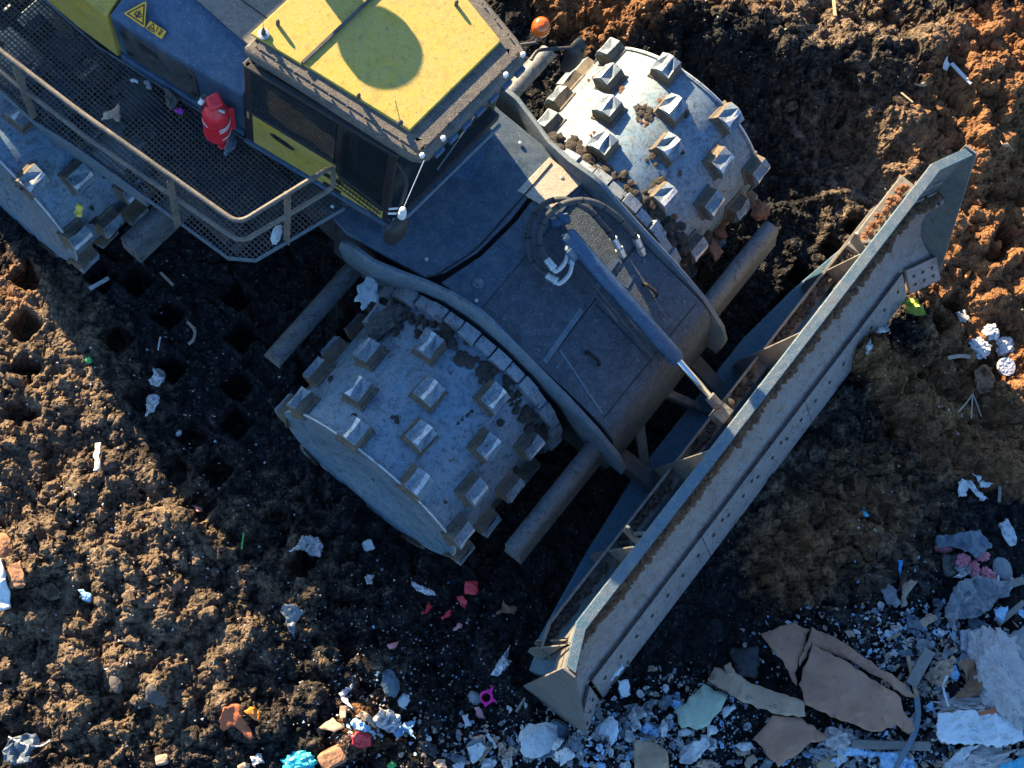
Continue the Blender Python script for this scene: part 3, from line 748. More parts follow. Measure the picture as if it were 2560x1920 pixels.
# ---- hydraulic hoses (image points from the close view with their heights)
def zc(x, y, z): return U(1100 + x/2.37, 400 + y/2.37, z)
h1 = [zc(645, 690, 1.90), zc(590, 650, 1.90), zc(540, 590, 1.91), zc(522, 490, 1.93), zc(530, 390, 1.96), zc(575, 300, 1.99), zc(650, 245, 2.02), zc(740, 235, 2.03), zc(830, 268, 2.0), zc(900, 312, 1.96), zc(960, 380, 1.90), zc(1010, 440, 1.86), zc(1035, 475, 1.83)]
h2 = [zc(640, 600, 1.97), zc(612, 560, 1.98), zc(588, 490, 1.99), zc(598, 400, 2.02), zc(640, 325, 2.06), zc(720, 265, 2.09), zc(820, 238, 2.11), zc(910, 250, 2.09), zc(990, 290, 2.04), zc(1060, 345, 1.99), zc(1115, 405, 1.92), zc(1155, 455, 1.85), zc(1165, 470, 1.83)]
for hp in (h1, h2):
    sp_ = smoothpath(hp)
    m = MB(); m.tube(sp_, .0245, 14); ho = m.build('hydraulic_hose', 'black_rubber', root)
    m = MB()
    for q in range(14, len(sp_)-8, 12):
        d = (sp_[q+1]-sp_[q]).normalized(); m.tube([sp_[q]-d*.006, sp_[q]+d*.006], .027, 14)
    m.build('clamp_bands', 'seam_dark', ho, props={'kind': 'stuff'})
    e = sp_[-1]; d = (sp_[-1]-sp_[-3]).normalized(); ed = (d + Vector((0, 0, -.35))).normalized()
    m = MB(); m.tube([e-d*.02, e+ed*.075], .031, 12); m.tube([e+ed*.075, e+ed*.10], .022, 12); m.lathe(e+ed*.095, ed, [(.036, 0), (.036, .04)], 6); m.lathe(e+ed*.14, ed, [(.03, 0), (.03, .04)], 6)
    m.build('end_fitting', 'zinc', ho)
    e = sp_[0]; d = (sp_[0]-sp_[2]).normalized()
    tgt = a0 + dirc*.02 - latv*(.10 if hp is h1 else .05) + dirc*(.07 if hp is h1 else -.02)
    mid1 = e + d*.10; mid2 = mid1*.5 + tgt*.5 + (mid1 - tgt).normalized()*.0 + d*.035
    m = MB(); m.tube([e-d*.02, e+d*.06], .031, 12); m.tube(smoothpath([e+d*.05, mid1, mid2, tgt]), .018, 12)
    dd = (tgt-mid2).normalized(); m.lathe(tgt-dd*.05, dd, [(.03, 0), (.03, .045)], 6); m.lathe(e+d*.055, d, [(.034, 0), (.034, .02)], 6)
    m.build('elbow_fitting', 'zinc', ho)

# ---- blade
BC = .235; Z0 = .04
def st(w0, w1, dw=.135): return [(BC - w1, dw), (BC - w0, 0), (BC + w0, 0), (BC + w1, dw)]
ST = st(2.36, 2.655)
def stn(n_inner):   # more stations so edges can wander
    a = [(BC-2.655, .135), (BC-2.36, 0)] + [(BC - 2.36 + 4.72*i/n_inner, 0) for i in range(1, n_inner)] + [(BC+2.36, 0), (BC+2.655, .135)]
    return a
def crosec(bz): pass
m = MB(); m.sweep([(1.895, 2.075), (1.90, 2.10), (1.985, 2.10), (1.99, 2.075)], ST, FP); top = m.build('top_plate', 'blade_top', root, bevel=.003)
m = MB(); m.sweep([(1.93, 2.075), (1.955, 2.075), (1.985, 1.20), (1.955, 1.20)], ST, FP); bl = m.build('blade', 'gusset_steel', root)
ORGbl = bl
top.parent = bl
# frame channel between front and rear plate, holding dirt
m = MB(); m.sweep([(1.955, 1.27), (2.09, 1.27), (2.115, 1.20), (1.955, 1.12)], ST, FP); m.build('dirt_ledge', 'blade_steel', bl)
mb_ = [(2.10, 1.20), (2.075, 1.05), (2.075, .90), (2.11, .70), (2.18, .53), (2.28, .42), (2.40, .335)]
m = MB(); m.sweep(mb_ + [(f_-.03, z-.03) for f_, z in mb_[::-1]], ST, FP); mold = m.build('moldboard', 'blade_steel', bl, smooth=40)
# cutting edges in plates
def edge_plate(l0, d0, l1, d1, holes):
    m = MB(); pr = [(2.385, .355), (2.41, .375), (2.60, .075), (2.575, .06)]
    m.mat('edge_steel').sweep(pr, [(l0, d0), (l1, d1)], FP); m.mat('bolt_dark'); nrm = (fwdv*.30 + Vector((0, 0, .19))).normalized()
    for t_, s_ in holes:
        la = l0 + (l1-l0)*t_; df = d0 + (d1-d0)*t_
        p = FP(2.41 + .19*s_ + df, la, .375 - .30*s_) + nrm*.001
        m.lathe(p, nrm, [(.019, 0), (.019, .005), (.010, .006), (.002, .003)], 14)
    return m.build('cutting_edge', None, bl, bevel=.002)
hl = lambda n, s_: [((i+.5)/n, s_) for i in range(n)]
for k in range(3):
    w = 4.66/3; l0 = BC-2.33 + k*w + .004; edge_plate(l0, 0, l0+w-.008, 0, hl(7, .42) + ([((i+.15)/7, .30) for i in (1, 3, 5)] if k == 1 else []))
hw = [(.2, .35), (.2, .7), (.5, .35), (.5, .7), (.8, .35), (.8, .7)]
edge_plate(BC+2.37, .01, BC+2.67, .15, hw); edge_plate(BC-2.67, .15, BC-2.37, .01, hw)
m = MB()
m.tube([FP(2.40, BC-2.33, .362), FP(2.40, BC+2.33, .362)], .006, 6); m.build('edge_seam', 'seam_dark', bl)
# end plates
for sg in (-1, 1):
    la = BC + sg*2.668; d0 = .135
    pr = [(1.885, 2.11), (2.0, 2.105), (2.55, .16), (2.53, .06), (2.15, .04), (1.87, .14)]
    if sg > 0: pr = [(1.885, 2.11), (2.0, 2.11), (2.56, .16), (2.53, .06), (1.90, .10)]
    m = MB(); m.prism([FP(f_+d0, la, z) for f_, z in pr], [FP(f_+d0, la+sg*.02, z) for f_, z in pr])
    e = m.build('end_plate', 'gusset_steel', bl, bevel=.004)
    e['label'] = 'scraped triangular end plate of the blade, lower left' if sg < 0 else 'tall sloping end plate of the blade, upper right'
# guard bars (two rows of dashes) in the right end's inner face
for row, (zz, ff) in enumerate(((1.60, 1.99), (1.40, 2.02))):
    for k in range(5):
        t0 = .02 + k*.19; la = BC + 2.02 + t0*.62; df = max(0, (la-BC-2.36)/.295*.135)
        m = MB(); m.bar(FP(ff+df, la, zz+.0), FP(ff + max(0, (la+.085-BC-2.36)/.295*.135), la+.085, zz), .018, .022)
        m.build('guard_rib', 'edge_steel', bl, bevel=.004)
# rear box channel, low backing plate, gussets, hooks
m = MB(); m.sweep([(1.80, .98), (1.80, 1.06), (1.82, 1.06), (1.82, .99), (1.93, .99), (1.93, .96)], [(BC-2.5, .07), (BC-2.3, 0), (BC+2.3, 0), (BC+2.5, .07)], FP); chan = m.build('rear_channel', 'gusset_steel', bl)
m = MB()
low = [(-2.13-.05, 1.95), (-2.20, 1.88), (-2.13, 1.85), (-1.32, 1.72), (-.57, 1.64), (1.08, 1.64), (1.75, 1.72), (2.5, 1.86), (2.72, 1.98), (2.72, 2.2), (-2.3, 2.2)]
m.slab([FP(f_, la, .46) for la, f_ in low], .05)
m.sweep([(1.84, .46), (1.90, .46), (2.08, .95), (2.02, .95)], [(BC-2.6, .1), (BC-2.3, 0), (BC+2.3, 0), (BC+2.6, .1)], FP)
m.build('backing_plate', 'blade_back', bl, bevel=.006)
for la, zt, hook in ((-1.31, 1.65, 1), (-.43, 2.04, 0), (.80, 2.04, 0), (1.80, 1.65, 1), (BC-2.48, 1.9, 2), (BC-2.40, 1.6, 2)):
    f0 = {1: 1.76, 0: 1.72, 2: 1.84}[hook]; m = MB()
    pr = [(f0, .45), (f0-.01, .62), (1.915 + (.06 if hook == 2 else 0), zt), (1.96, zt), (1.97, .45)]
    m.prism([FP(f_, la-.008, z) for f_, z in pr], [FP(f_, la+.008, z) for f_, z in pr]); m.build('gusset', 'gusset_steel', bl, bevel=.003)
    if hook == 1:
        m = MB(); hk = [(1.79, 1.62), (1.77, 1.78), (1.80, 1.80), (1.86, 1.70), (1.93, 1.70), (1.93, 1.55)]
        m.prism([FP(f_, la+.05, z) for f_, z in hk], [FP(f_, la+.075, z) for f_, z in hk])
        m.bar(FP(1.85, la+.06, 1.66), FP(1.94, la+.14, 1.66), .03, .10); m.build('lifting_hook', 'gusset_steel', bl, bevel=.005)
m = MB(); m.lathe(FP(2.005, .05, 1.2), (0, 0, 1), [(.001, 0), (.001, 0.001)], 4)
dirt_cake(bl, [FP(2.05 + max(0, (abs(la-BC)-2.36)/.295*.13), la, 1.272) for la in np.arange(-2.3, 2.85, .045)], .07, .026, 31, 'dirt_cake', n=12)
dirt_cake(bl, [FP(1.87, la, 1.02) for la in list(np.arange(-2.2, -1.4, .05)) + list(np.arange(-1.2, -.5, .05)) + list(np.arange(-.2, .7, .06)) + list(np.arange(.9, 2.7, .05))], .05, .022, 32, 'dirt_dark', n=4)
dirt_cake(bl, [FP(1.88, la, 1.50) for la in np.arange(1.95, 2.65, .05)], .06, .04, 33, 'dirt_cake', n=4)
m = MB(); m.box(FP, 1.80, 1.95, 1.9, 2.72, 1.38, 1.45); m.build('rear_shelf', 'gusset_steel', bl, bevel=.005)

# ---- rear frame: chassis, hood, cab, walkway
LC = .12
def sec(f_, half, zs):  # symmetric section polygon around LC from list of (half-width, z)
    L_ = [RP(f_, LC - w, z) for w, z in zs] + [RP(f_, LC + w, z) for w, z in zs[::-1]]
    return L_
ring_sec([sec(f_, 0, [(.62, .7), (.66, 1.2), (.60, 1.9)]) for f_ in (-2.3, -1, 0, 1.0, 2.3)], 'charcoal', 'rear_chassis', bevel=.01)
m = MB(); m.lathe(RP(2.62, LC, .55), (0, 0, 1), [(.16, 0), (.16, 1.2)], 24); m.box(RP, 2.1, 3.1, LC-.35, LC+.35, .75, .95); m.box(RP, 2.1, 3.1, LC-.4, LC+.4, 1.45, 1.6); m.build('articulation_joint', 'charcoal', root, bevel=.01)
hoodS = [(1.09, 2.04), (1.11, 2.72), (1.08, 2.76), (.70, 3.05), (.66, 3.06)]
hs = lambda f_, k=1., dz=0.: sec(f_, 0, [(w*k, z + (dz if z > 2.5 else 0)) for w, z in hoodS])
ring_sec([hs(-2.6, .92, -.15), hs(-2.45, 1.0), hs(-1.2), hs(-.02, .99), hs(.37, .955)], 'yellow_paint', 'engine_hood', bevel=.008)
m = MB(); 
p0, p1 = RP(-.9, LC-1.115, 2.35), RP(-.35, LC-1.115, 2.35)
for (a, b_) in ((-.62, -.25), (-1.4, -.8)):
    m.hexa([RP(a, LC-1.125, 2.25), RP(b_, LC-1.125, 2.25), RP(b_, LC-1.10, 2.25), RP(a, LC-1.10, 2.25), RP(a, LC-1.13, 2.6), RP(b_, LC-1.13, 2.6), RP(b_, LC-1.10, 2.6), RP(a, LC-1.10, 2.6)])
m.build('hood_vent', 'black_plastic', root, bevel=.02)
ring_sec([sec(f_, 0, [(1.16, 2.3), (1.18, 3.6), (1.0, 3.95)]) for f_ in (-3.4, -2.2, -1.15)], 'yellow_paint', 'added_shade_box', bevel=.02)  # unseen box, added to put the front drum below the cab in shade
# dark service box between hood and cab: tapering side wall, sloping shoulder
boxA = lambda f_, w0, w1: [RP(f_, LC - w0, 2.03), RP(f_, LC - w1, 2.75), RP(f_, LC - .66, 2.995), RP(f_, LC + .66, 2.995), RP(f_, LC + w1, 2.75), RP(f_, LC + w0, 2.03)]
sbox = ring_sec([boxA(.39, 1.01, 1.05), boxA(.8, .94, .975), boxA(1.50, .815, .835)], 'navy_paint', 'service_box', bevel=.012)
m = MB()
m.mat('grey_panel').slab([RP(.20, LC-.60, 3.03), RP(1.46, LC-.60, 3.03), RP(1.46, LC+.60, 3.03), RP(.40, LC+.60, 3.03)], .032)
m.mat('seam_dark').tube([RP(.95, LC-.40, 3.034), RP(1.30, LC-.36, 3.034), RP(1.45, LC-.35, 3.034)], .004, 6); m.tube([RP(.95, LC-.40, 3.034), RP(.85, LC-.30, 3.034), RP(.84, LC+.1, 3.034)], .004, 6); gtop = m.build('top_cover', None, sbox, bevel=.003)
m = MB(); m.bar(RP(1.42, LC-.615, 3.0), RP(1.48, LC-.615, 3.0), .03, .03); m.build('reflector', 'red_mark', sbox)
# side panel with door on the service box (recessed seam, handle, hinges)
def SP(f_, z, out=0.0):   # point on tapering side wall
    t_ = (f_-.39)/(1.50-.39); w0 = 1.01 + (.815-1.01)*t_; w1 = 1.05 + (.835-1.05)*t_
    w = w0 + (w1-w0)*(z-2.03)/.72; return RP(f_, LC - w - out, z)
m = MB()
dz = [(.46, 2.14), (1.06, 2.14), (1.10, 2.18), (1.10, 2.62), (1.06, 2.68), (.46, 2.68)]
m.prism([SP(a, z, .012) for a, z in dz], [SP(a, z, -.01) for a, z in dz]); door = m.build('side_door', 'charcoal', root, bevel=.004)
m = MB(); m.hexa([SP(.62, 2.51, .018), SP(.78, 2.51, .018), SP(.78, 2.51, -.0), SP(.62, 2.51, 0), SP(.62, 2.59, .03), SP(.78, 2.59, .03), SP(.78, 2.59, 0), SP(.62, 2.59, 0)]); m.build('handle', 'black_plastic', door, bevel=.006)
for a, z in ((.49, 2.58), (.49, 2.24), (1.06, 2.58), (1.06, 2.24)):
    m = MB(); m.lathe(SP(a, z, .01), SP(a, z, 1) - SP(a, z, 0), [(.024, 0), (.024, .014), (.01, .018)], 10); m.build('hinge', 'black_plastic', door)
m = MB(); m.bar(SP(.40, 2.07, .015), SP(1.5, 2.07, .015), .03, .08); m.build('sill', 'navy_paint', sbox, bevel=.006)
# decals on the sloping shoulder
q0, q1, q2 = RP(.6, LC-1.02, 2.75), RP(1.5, LC-.835, 2.75), RP(1.0, LC-.66, 2.995)
nrm = (q1-q0).cross(q2-q0).normalized(); nrm = nrm if nrm.z > 0 else -nrm
def decal(pts, mat, name, lift, parent=None):
    m = MB(); ps = [Uplane(x, y, q0 + nrm*lift, nrm) for x, y in pts]; m.prism(ps, [p - nrm*.0015 for p in ps]); return m.build(name, mat, parent or sbox, smooth=0)
dk = lambda x, y: (280 + x/4.365, y/4.365)
tri = [dk(132, 150), dk(140, 135), dk(355, 18), dk(376, 28), dk(358, 290), dk(340, 297)]
LIFT = .012
sg1 = decal(tri, 'decal_yellow', 'warning_triangle', LIFT, root)
def inset(pts, k):
    cx_ = sum(p[0] for p in pts)/len(pts); cy_ = sum(p[1] for p in pts)/len(pts)
    return [(cx_ + (x-cx_)*k, cy_ + (y-cy_)*k) for x, y in pts]
T3 = [dk(150, 146), dk(362, 34), dk(345, 280)]
cx_, cy_ = dk(286, 152)
def shrink(pts, k, c): return [(c[0] + (x-c[0])*k, c[1] + (y-c[1])*k) for x, y in pts]
decal(shrink(T3, .96, (cx_, cy_)), 'decal_black', 'triangle_border', LIFT+.002, sg1)
decal(shrink(T3, .74, (cx_, cy_)), 'decal_yellow', 'triangle_field', LIFT+.004, sg1)
def pic(strokes, w, lift, parent):
    m = MB()
    for (a, b_) in strokes:
        A = Uplane(*dk(*a), q0 + nrm*lift, nrm); B = Uplane(*dk(*b_), q0 + nrm*lift, nrm)
        if (A-B).length > 1e-4: m.bar(A, B, w, .0015, nrm)
    m.build('pictogram', 'decal_black', parent, smooth=0)
pic([((303, 112), (300, 126)), ((298, 128), (285, 160)), ((285, 135), (262, 125)), ((290, 142), (312, 158)), ((285, 160), (262, 175)), ((285, 160), (290, 190)), ((245, 140), (262, 146)), ((240, 160), (262, 160)), ((272, 195), (276, 180)), ((305, 195), (300, 178)), ((328, 182), (310, 172)), ((258, 186), (270, 174)), ((322, 150), (308, 146))], .010, LIFT+.006, sg1)
sg2 = decal([dk(366, 308), dk(415, 226), dk(592, 342), dk(540, 428)], 'decal_yellow', 'warning_label', LIFT, root)
pic([((480, 345), (506, 290)), ((384, 310), (450, 258)), ((450, 258), (462, 352)), ((462, 352), (384, 310)), ((405, 312), (428, 296)), ((428, 296), (440, 322)), ((440, 322), (452, 312)),
     ((520, 320), (556, 340)), ((525, 345), (550, 345)), ((505, 345), (535, 375)), ((510, 375), (545, 350)), ((500, 360), (520, 388)), ((530, 330), (540, 318))], .006, LIFT+.002, sg2)

# ---- cab
cab_plan = [(1.56, .86), (2.70, .63)]   # (fwd, half width)
def cw(f_): return .86 + (.63-.86)*(f_-1.56)/(2.70-1.56)
def CP(f_, s, z, out=0): return RP(f_, LC + s*(cw(f_)+out), z)
cab = None
m = MB(); m.mat('yellow_paint')
for s in (-1, 1):
    m.prism([CP(2.305, s, 2.10), CP(2.74, s, 2.10), CP(2.74, s, 2.30), CP(2.305, s, 2.46)], [CP(2.305, s, 2.10, -.05), CP(2.74, s, 2.10, -.05), CP(2.74, s, 2.30, -.05), CP(2.305, s, 2.46, -.05)])
m.mat('charcoal').slab([CP(1.54, -1, 2.09), CP(2.76, -1, 2.09), CP(2.76, 1, 2.09), CP(1.54, 1, 2.09)], .12)
cab = m.build('cab', None, root, bevel=.005)
for s in (-1, 1):
    m = MB(); m.prism([CP(1.56, s, 2.10), CP(2.30, s, 2.10), CP(2.30, s, 2.62), CP(1.56, s, 2.64)], [CP(1.56, s, 2.10, -.05), CP(2.30, s, 2.10, -.05), CP(2.30, s, 2.62, -.05), CP(1.56, s, 2.64, -.05)])
    m.build('door', 'yellow_paint', cab, bevel=.005)
m = MB()
def post(f_, s, w=.05, z0=2.1, z1=3.40, f2=None): m.bar(CP(f_, s, z0, -.03), CP(f2 or f_, s, z1, -.03), w, w, fwdv)
for s in (-1, 1):
    post(1.58, s, .06); post(2.31, s, .045); post(2.72, s, .06)
    m.bar(CP(1.56, s, 2.65, -.02), CP(2.32, s, 2.63, -.02), .05, .03); m.bar(CP(2.32, s, 2.46, -.02), CP(2.74, s, 2.30, -.02), .05, .03)
    m.bar(CP(1.56, s, 3.38, -.02), CP(2.74, s, 3.38, -.02), .05, .05)
m.bar(CP(2.76, -1, 2.14), CP(2.76, 1, 2.14), .10, .10); m.bar(CP(1.56, -1, 2.3), CP(1.56, 1, 2.3), .05, .45); m.bar(CP(2.74, -1, 3.38), CP(2.74, 1, 3.38), .05, .05); m.bar(CP(1.57, -1, 3.38), CP(1.57, 1, 3.38), .05, .05)
m.build('cab_frame', 'black_plastic', cab, bevel=.008)
for s in (-1, 1):
    m = MB(); m.prism([CP(1.60, s, 2.66, -.012), CP(2.29, s, 2.64, -.012), CP(2.29, s, 3.36, -.012), CP(1.60, s, 3.36, -.012)], [CP(1.60, s, 2.66, -.018), CP(2.29, s, 2.64, -.018), CP(2.29, s, 3.36, -.018), CP(1.60, s, 3.36, -.018)]); m.build('window', 'cab_glass', cab, smooth=0)
    m = MB(); m.prism([CP(2.33, s, 2.47, -.012), CP(2.70, s, 2.34, -.012), CP(2.70, s, 3.36, -.012), CP(2.33, s, 3.36, -.012)], [CP(2.33, s, 2.47, -.018), CP(2.70, s, 2.34, -.018), CP(2.70, s, 3.36, -.018), CP(2.33, s, 3.36, -.018)]); m.build('window', 'cab_glass', cab, smooth=0)
for f_, z0 in ((2.75, 2.2), (1.56, 2.60)):
    m = MB(); m.prism([CP(f_, -1, z0, -.05), CP(f_, 1, z0, -.05), CP(f_, 1, 3.36, -.05), CP(f_, -1, 3.36, -.05)], [CP(f_, -1, z0, -.05) + fwdv*.006, CP(f_, 1, z0, -.05) + fwdv*.006, CP(f_, 1, 3.36, -.05) + fwdv*.006, CP(f_, -1, 3.36, -.05) + fwdv*.006]); m.build('window', 'cab_glass', cab, smooth=0)
m = MB(); m.box(RP, 1.75, 2.05, LC-.22, LC+.22, 2.1, 2.5); m.box(RP, 1.70, 1.80, LC-.2, LC+.2, 2.5, 2.95); m.box(RP, 2.5, 2.62, LC-.15, LC+.15, 2.1, 2.75); m.build('seat', 'interior', cab, bevel=.04)
m = MB()
for k in range(19):
    f0 = 1.61 + k*.0365; m.bar(CP(f0, -1, 2.66, .004), CP(f0, -1, 3.36, .004), .004, .004)
for k in range(17):
    zq = 2.69 + k*.04; m.bar(CP(1.60, -1, zq, .006), CP(2.29, -1, zq, .006), .004, .004)
m.build('window_guard', 'charcoal', cab, smooth=0)
# door details
m = MB(); hp = [(1.76, 2.49), (1.79, 2.515), (1.90, 2.50), (1.965, 2.46), (1.955, 2.43), (1.90, 2.42), (1.81, 2.44), (1.77, 2.465)]
m.prism([CP(a, -1, z, .006) for a, z in hp], [CP(a, -1, z, -.002) for a, z in hp]); m.build('door_handle', 'black_plastic', cab)
for (a, z) in ((2.27, 2.36), (2.27, 2.17)):
    m = MB(); m.bar(CP(a-.05, -1, z, .012), CP(a+.10, -1, z, .012), .02, .03); m.build('door_hinge', 'black_plastic', cab, bevel=.003)
m = MB()   # louvre cage
for k in range(12):
    a = 2.36 + k*.03; m.bar(CP(a, -1, 2.44 - k*.012, .012), CP(a, -1, 2.34 - k*.012, .035), .006, .006)
for zz, oo in ((.0, .012), (-.05, .025), (-.10, .037)):
    m.bar(CP(2.34, -1, 2.445 + zz, oo), CP(2.72, -1, 2.315 + zz, oo), .008, .008)
m.build('louvre_guard', 'black_plastic', cab)
m = MB(); m.bar(CP(1.54, -1, 2.095, .01), CP(2.76, -1, 2.095, .01), .03, .05); m.build('door_sill', 'navy_paint', cab, bevel=.006)
# roof
def rf(d, z):
    P_ = [(1.50, -.765), (1.50, .765)]
    pl_ = [(1.50-d, .785+d), (1.56, .80+d), (2.78, .595+d), (2.86, .575+d), (2.915+d*.7, .535+d*.7), (2.935+d, .48)]
    left = [RP(f_, LC - w, z) for f_, w in pl_]; right = [RP(f_, LC + w, z) for f_, w in pl_[::-1]]
    return left + right
m = MB(); n_ = 12
rings = [rf(-.03, 3.40), rf(0, 3.41), rf(0, 3.47), rf(-.02, 3.495), rf(-.06, 3.50), rf(-.062, 3.512), rf(-.13, 3.515)]
vs = [p for r_ in rings for p in r_]; fs = []
for i in range(len(rings)-1):
    for k in range(n_):
        l = (k+1) % n_; fs.append((i*n_+k, i*n_+l, (i+1)*n_+l, (i+1)*n_+k))
fs += [tuple(range(n_-1, -1, -1)), tuple((len(rings)-1)*n_+k for k in range(n_))]
m.add(vs, fs); roof = m.build('roof', 'roof_rim', root, smooth=40)
m = MB()
yp = [(1.46, -.64+0), (2.74, -.485), (2.74, .485), (1.46, .70)]
yp1 = [RP(1.48, LC-.70, 3.535), RP(1.875, LC-.625, 3.535), RP(1.875, LC+.625, 3.535), RP(1.48, LC+.70, 3.535)]
yp2 = [RP(1.883, LC-.615, 3.545), RP(2.725, LC-.465, 3.545), RP(2.725, LC+.475, 3.545), RP(1.883, LC+.623, 3.545)]
m.slab(yp1, .03); m.build('roof_panel', 'yellow_paint', roof, bevel=.006); m = MB(); m.slab(yp2, .04); m.build('roof_panel', 'yellow_paint', roof, bevel=.006)
m = MB()
m.bar(RP(1.879, LC-.62, 3.552), RP(1.879, LC+.62, 3.552), .020, .022); m.build('roof_seam', 'charcoal', roof)
m = MB(); rr = random.Random(2)
for k in range(9):
    f_ = 1.6 + k*.14
    for s in (-1, 1): m.lathe(RP(f_, LC + s*(.80 - (f_-1.56)*.168 - .05), 3.51), (0, 0, 1), [(.008, 0), (.008, .018), (.002, .02)], 8)
for k in range(9): m.lathe(RP(2.87, LC - .45 + k*.11, 3.51), (0, 0, 1), [(.008, 0), (.008, .018), (.002, .02)], 8)
m.build('roof_bolts', 'charcoal', roof, props={'kind': 'stuff'})
def zz2(x, y): return (500 + x/2.458, y/2.458)
for (x, y) in ((1985, 335), (1880, 460), (1495, 850), (1365, 955)):
    p = U(*zz2(x, y), 3.53); m = MB(); m.lathe(p - Vector((0, 0, .03)), (0, 0, 1), [(.012, 0), (.012, .02)] + [(.019*math.cos(a), .036 + .018*math.sin(a)) for a in (-.9, -.4, 0, .5, 1., 1.4)], 16)
    m.build('knob', 'white_ball', roof)
for k in range(7):
    la = LC - .44 + k*.14; m = MB(); m.box(RP, 2.925, 2.965, la, la+.085, 3.40, 3.45); m.build('edge_shade_block', 'navy_paint', roof, bevel=.006)  # added dark blocks, standing in for shadow under the roof's front edge
for (x, y) in ((478, 128), (976, 580), (1578, 8)): 
    p = U(*zz2(x, y), 3.60); p.z = 3.54; m = MB(); m.lathe(p, (0, 0, 1), [(.014, 0), (.014, .05), (.011, .065), (.003, .07)], 10); m.build('roof_stud', 'charcoal', roof)
p = U(*zz2(390, 205), 3.56); p.z = 3.547
m = MB(); m.mat('zinc').lathe(p, (0, 0, 1), [(.042, 0), (.042, .005), (.032, .008), (.02, .010)], 24); m.mat('charcoal').lathe(p + Vector((0, 0, .014)), (0, 0, 1), [(.018, 0), (.018, .03), (.010, .035), (.010, .07), (.002, .075)], 16)
m.tube([p + Vector((0, 0, .09)), p + Vector((0, 0, .30))], .002, 6); m.build('antenna_disc', None, roof)
p = U(*zz2(1230, 752), 3.57); p.z = 3.55
m = MB(); m.lathe(p, (0, 0, 1), [(.012, 0), (.022, .012), (.022, .022), (.012, .034), (.003, .04)], 14); m.tube([p + Vector((0, 0, .03)), p + Vector((-.055, -.005, .38))], .0025, 6); m.build('whip_antenna', 'charcoal', roof)
# mirrors, beacon
def mirror(arm, c, d, w, h, label):
    m = MB(); m.tube(smoothpath(arm, 5), .013, 10); mo = m.build('mirror', 'black_plastic', root)
    for (cc_, hh) in c:
        m = MB(); d_ = Vector(d).normalized(); x = d_.cross(Vector((0, 0, 1))).normalized(); up = Vector((0, 0, 1))
        vs = []; fs = []; n_ = 16
        for k, (sc_, off) in enumerate(((.98, -.012), (1, 0), (.97, .03), (.80, .06), (.4, .08))):
            for i in range(n_):
                a = 2*math.pi*i/n_; ex = math.copysign(abs(math.cos(a))**.55, math.cos(a)); ey = math.copysign(abs(math.sin(a))**.55, math.sin(a))
                vs.append(cc_ + x*(w*ex*sc_) + up*(hh*ey*sc_) + d_*off)
        for k in range(4):
            for i in range(n_):
                j = (i+1) % n_; fs.append((k*n_+i, k*n_+j, (k+1)*n_+j, (k+1)*n_+i))
        fs += [tuple(range(n_-1, -1, -1)), tuple(4*n_+i for i in range(n_))]
        m.add(vs, fs); m.build('mirror_head', 'black_plastic', mo, smooth=50)
fm = RP(1, 0, 0) - RP(0, 0, 0)
mirror([RP(2.74, LC-.60, 3.30), RP(2.90, LC-.66, 3.28), RP(2.98, LC-.80, 3.18), RP(2.98, LC-.82, 2.75)], [(U(985, 572, 2.95), .17)], fm, .095, .17, '')
mirror([U(1328, 150, 3.42), U(1338, 134, 3.42), U(1352, 125, 3.42), U(1400, 121, 3.42), U(1453, 118, 3.42), U(1456, 128, 3.38)], [(U(1428, 135, 3.25), .20)], fm, .085, .20, '')
m = MB(); p = U(1006, 530, 3.2)
m.lathe(p, (0, 0, 1), [(.03, -.08), (.03, 0), (.022, .01), (.022, .05), (.01, .06)], 14); m.tube([p + Vector((0, 0, .05)), U(1060, 402, 3.62)], .0028, 6); m.bar(U(972, 523, 3.15), U(1000, 521, 3.15), .012, .012); m.bar(U(970, 534, 3.15), U(992, 534, 3.15), .012, .012)
m.build('mirror_antenna', 'white_paint', cab)
pb = U(1353, 66, 3.55)
m = MB(); m.tube([RP(2.80, LC+.60, 3.40), pb + Vector((-.02, -.06, -.13)), pb + Vector((0, 0, -.10))], .012, 8); m.lathe(pb + Vector((0, 0, -.09)), (0, 0, 1), [(.05, 0), (.055, .02), (.055, .04)], 20); bk = m.build('beacon', 'charcoal', root)
m = MB(); m.lathe(pb + Vector((0, 0, -.05)), (0, 0, 1), [(.062, 0), (.066, .02), (.066, .06), (.056, .09), (.035, .11), (.006, .117)], 28); m.build('beacon_lens', 'amber_lens', bk, smooth=60)
m = MB()   # windscreen lower cowl and wiper line in front of the cab
m.tube([RP(2.80, LC-.60, 2.20), RP(2.86, LC-.5, 2.20), RP(2.87, LC+.55, 2.20)], .016, 8); m.tube([RP(2.79, LC-.1, 2.3), RP(2.80, LC+.25, 2.75)], .006, 6); m.build('wiper_rail', 'side_plate', cab)

# pre-cleaner bowl and exhaust standing on the hood behind the cab (outside the frame, they shade the roof)
SUN_AZ = R_(-54.8); SUN_EL = R_(20.)
sd = Vector((math.cos(SUN_AZ), math.sin(SUN_AZ), 0))
pc = U(972, 150, 3.545) - sd*((.62)/math.tan(SUN_EL)); 
m = MB(); m.tube([Vector((pc.x, pc.y, 2.95)), Vector((pc.x, pc.y, 4.08))], .11, 20); m.lathe(Vector((pc.x, pc.y, 3.95)), (0, 0, 1), [(.12, .10), (.24, .14), (.26, .16), (.26, .20), (.20, .22), (.05, .23)], 32)
m.build('air_precleaner', 'black_plastic', root)

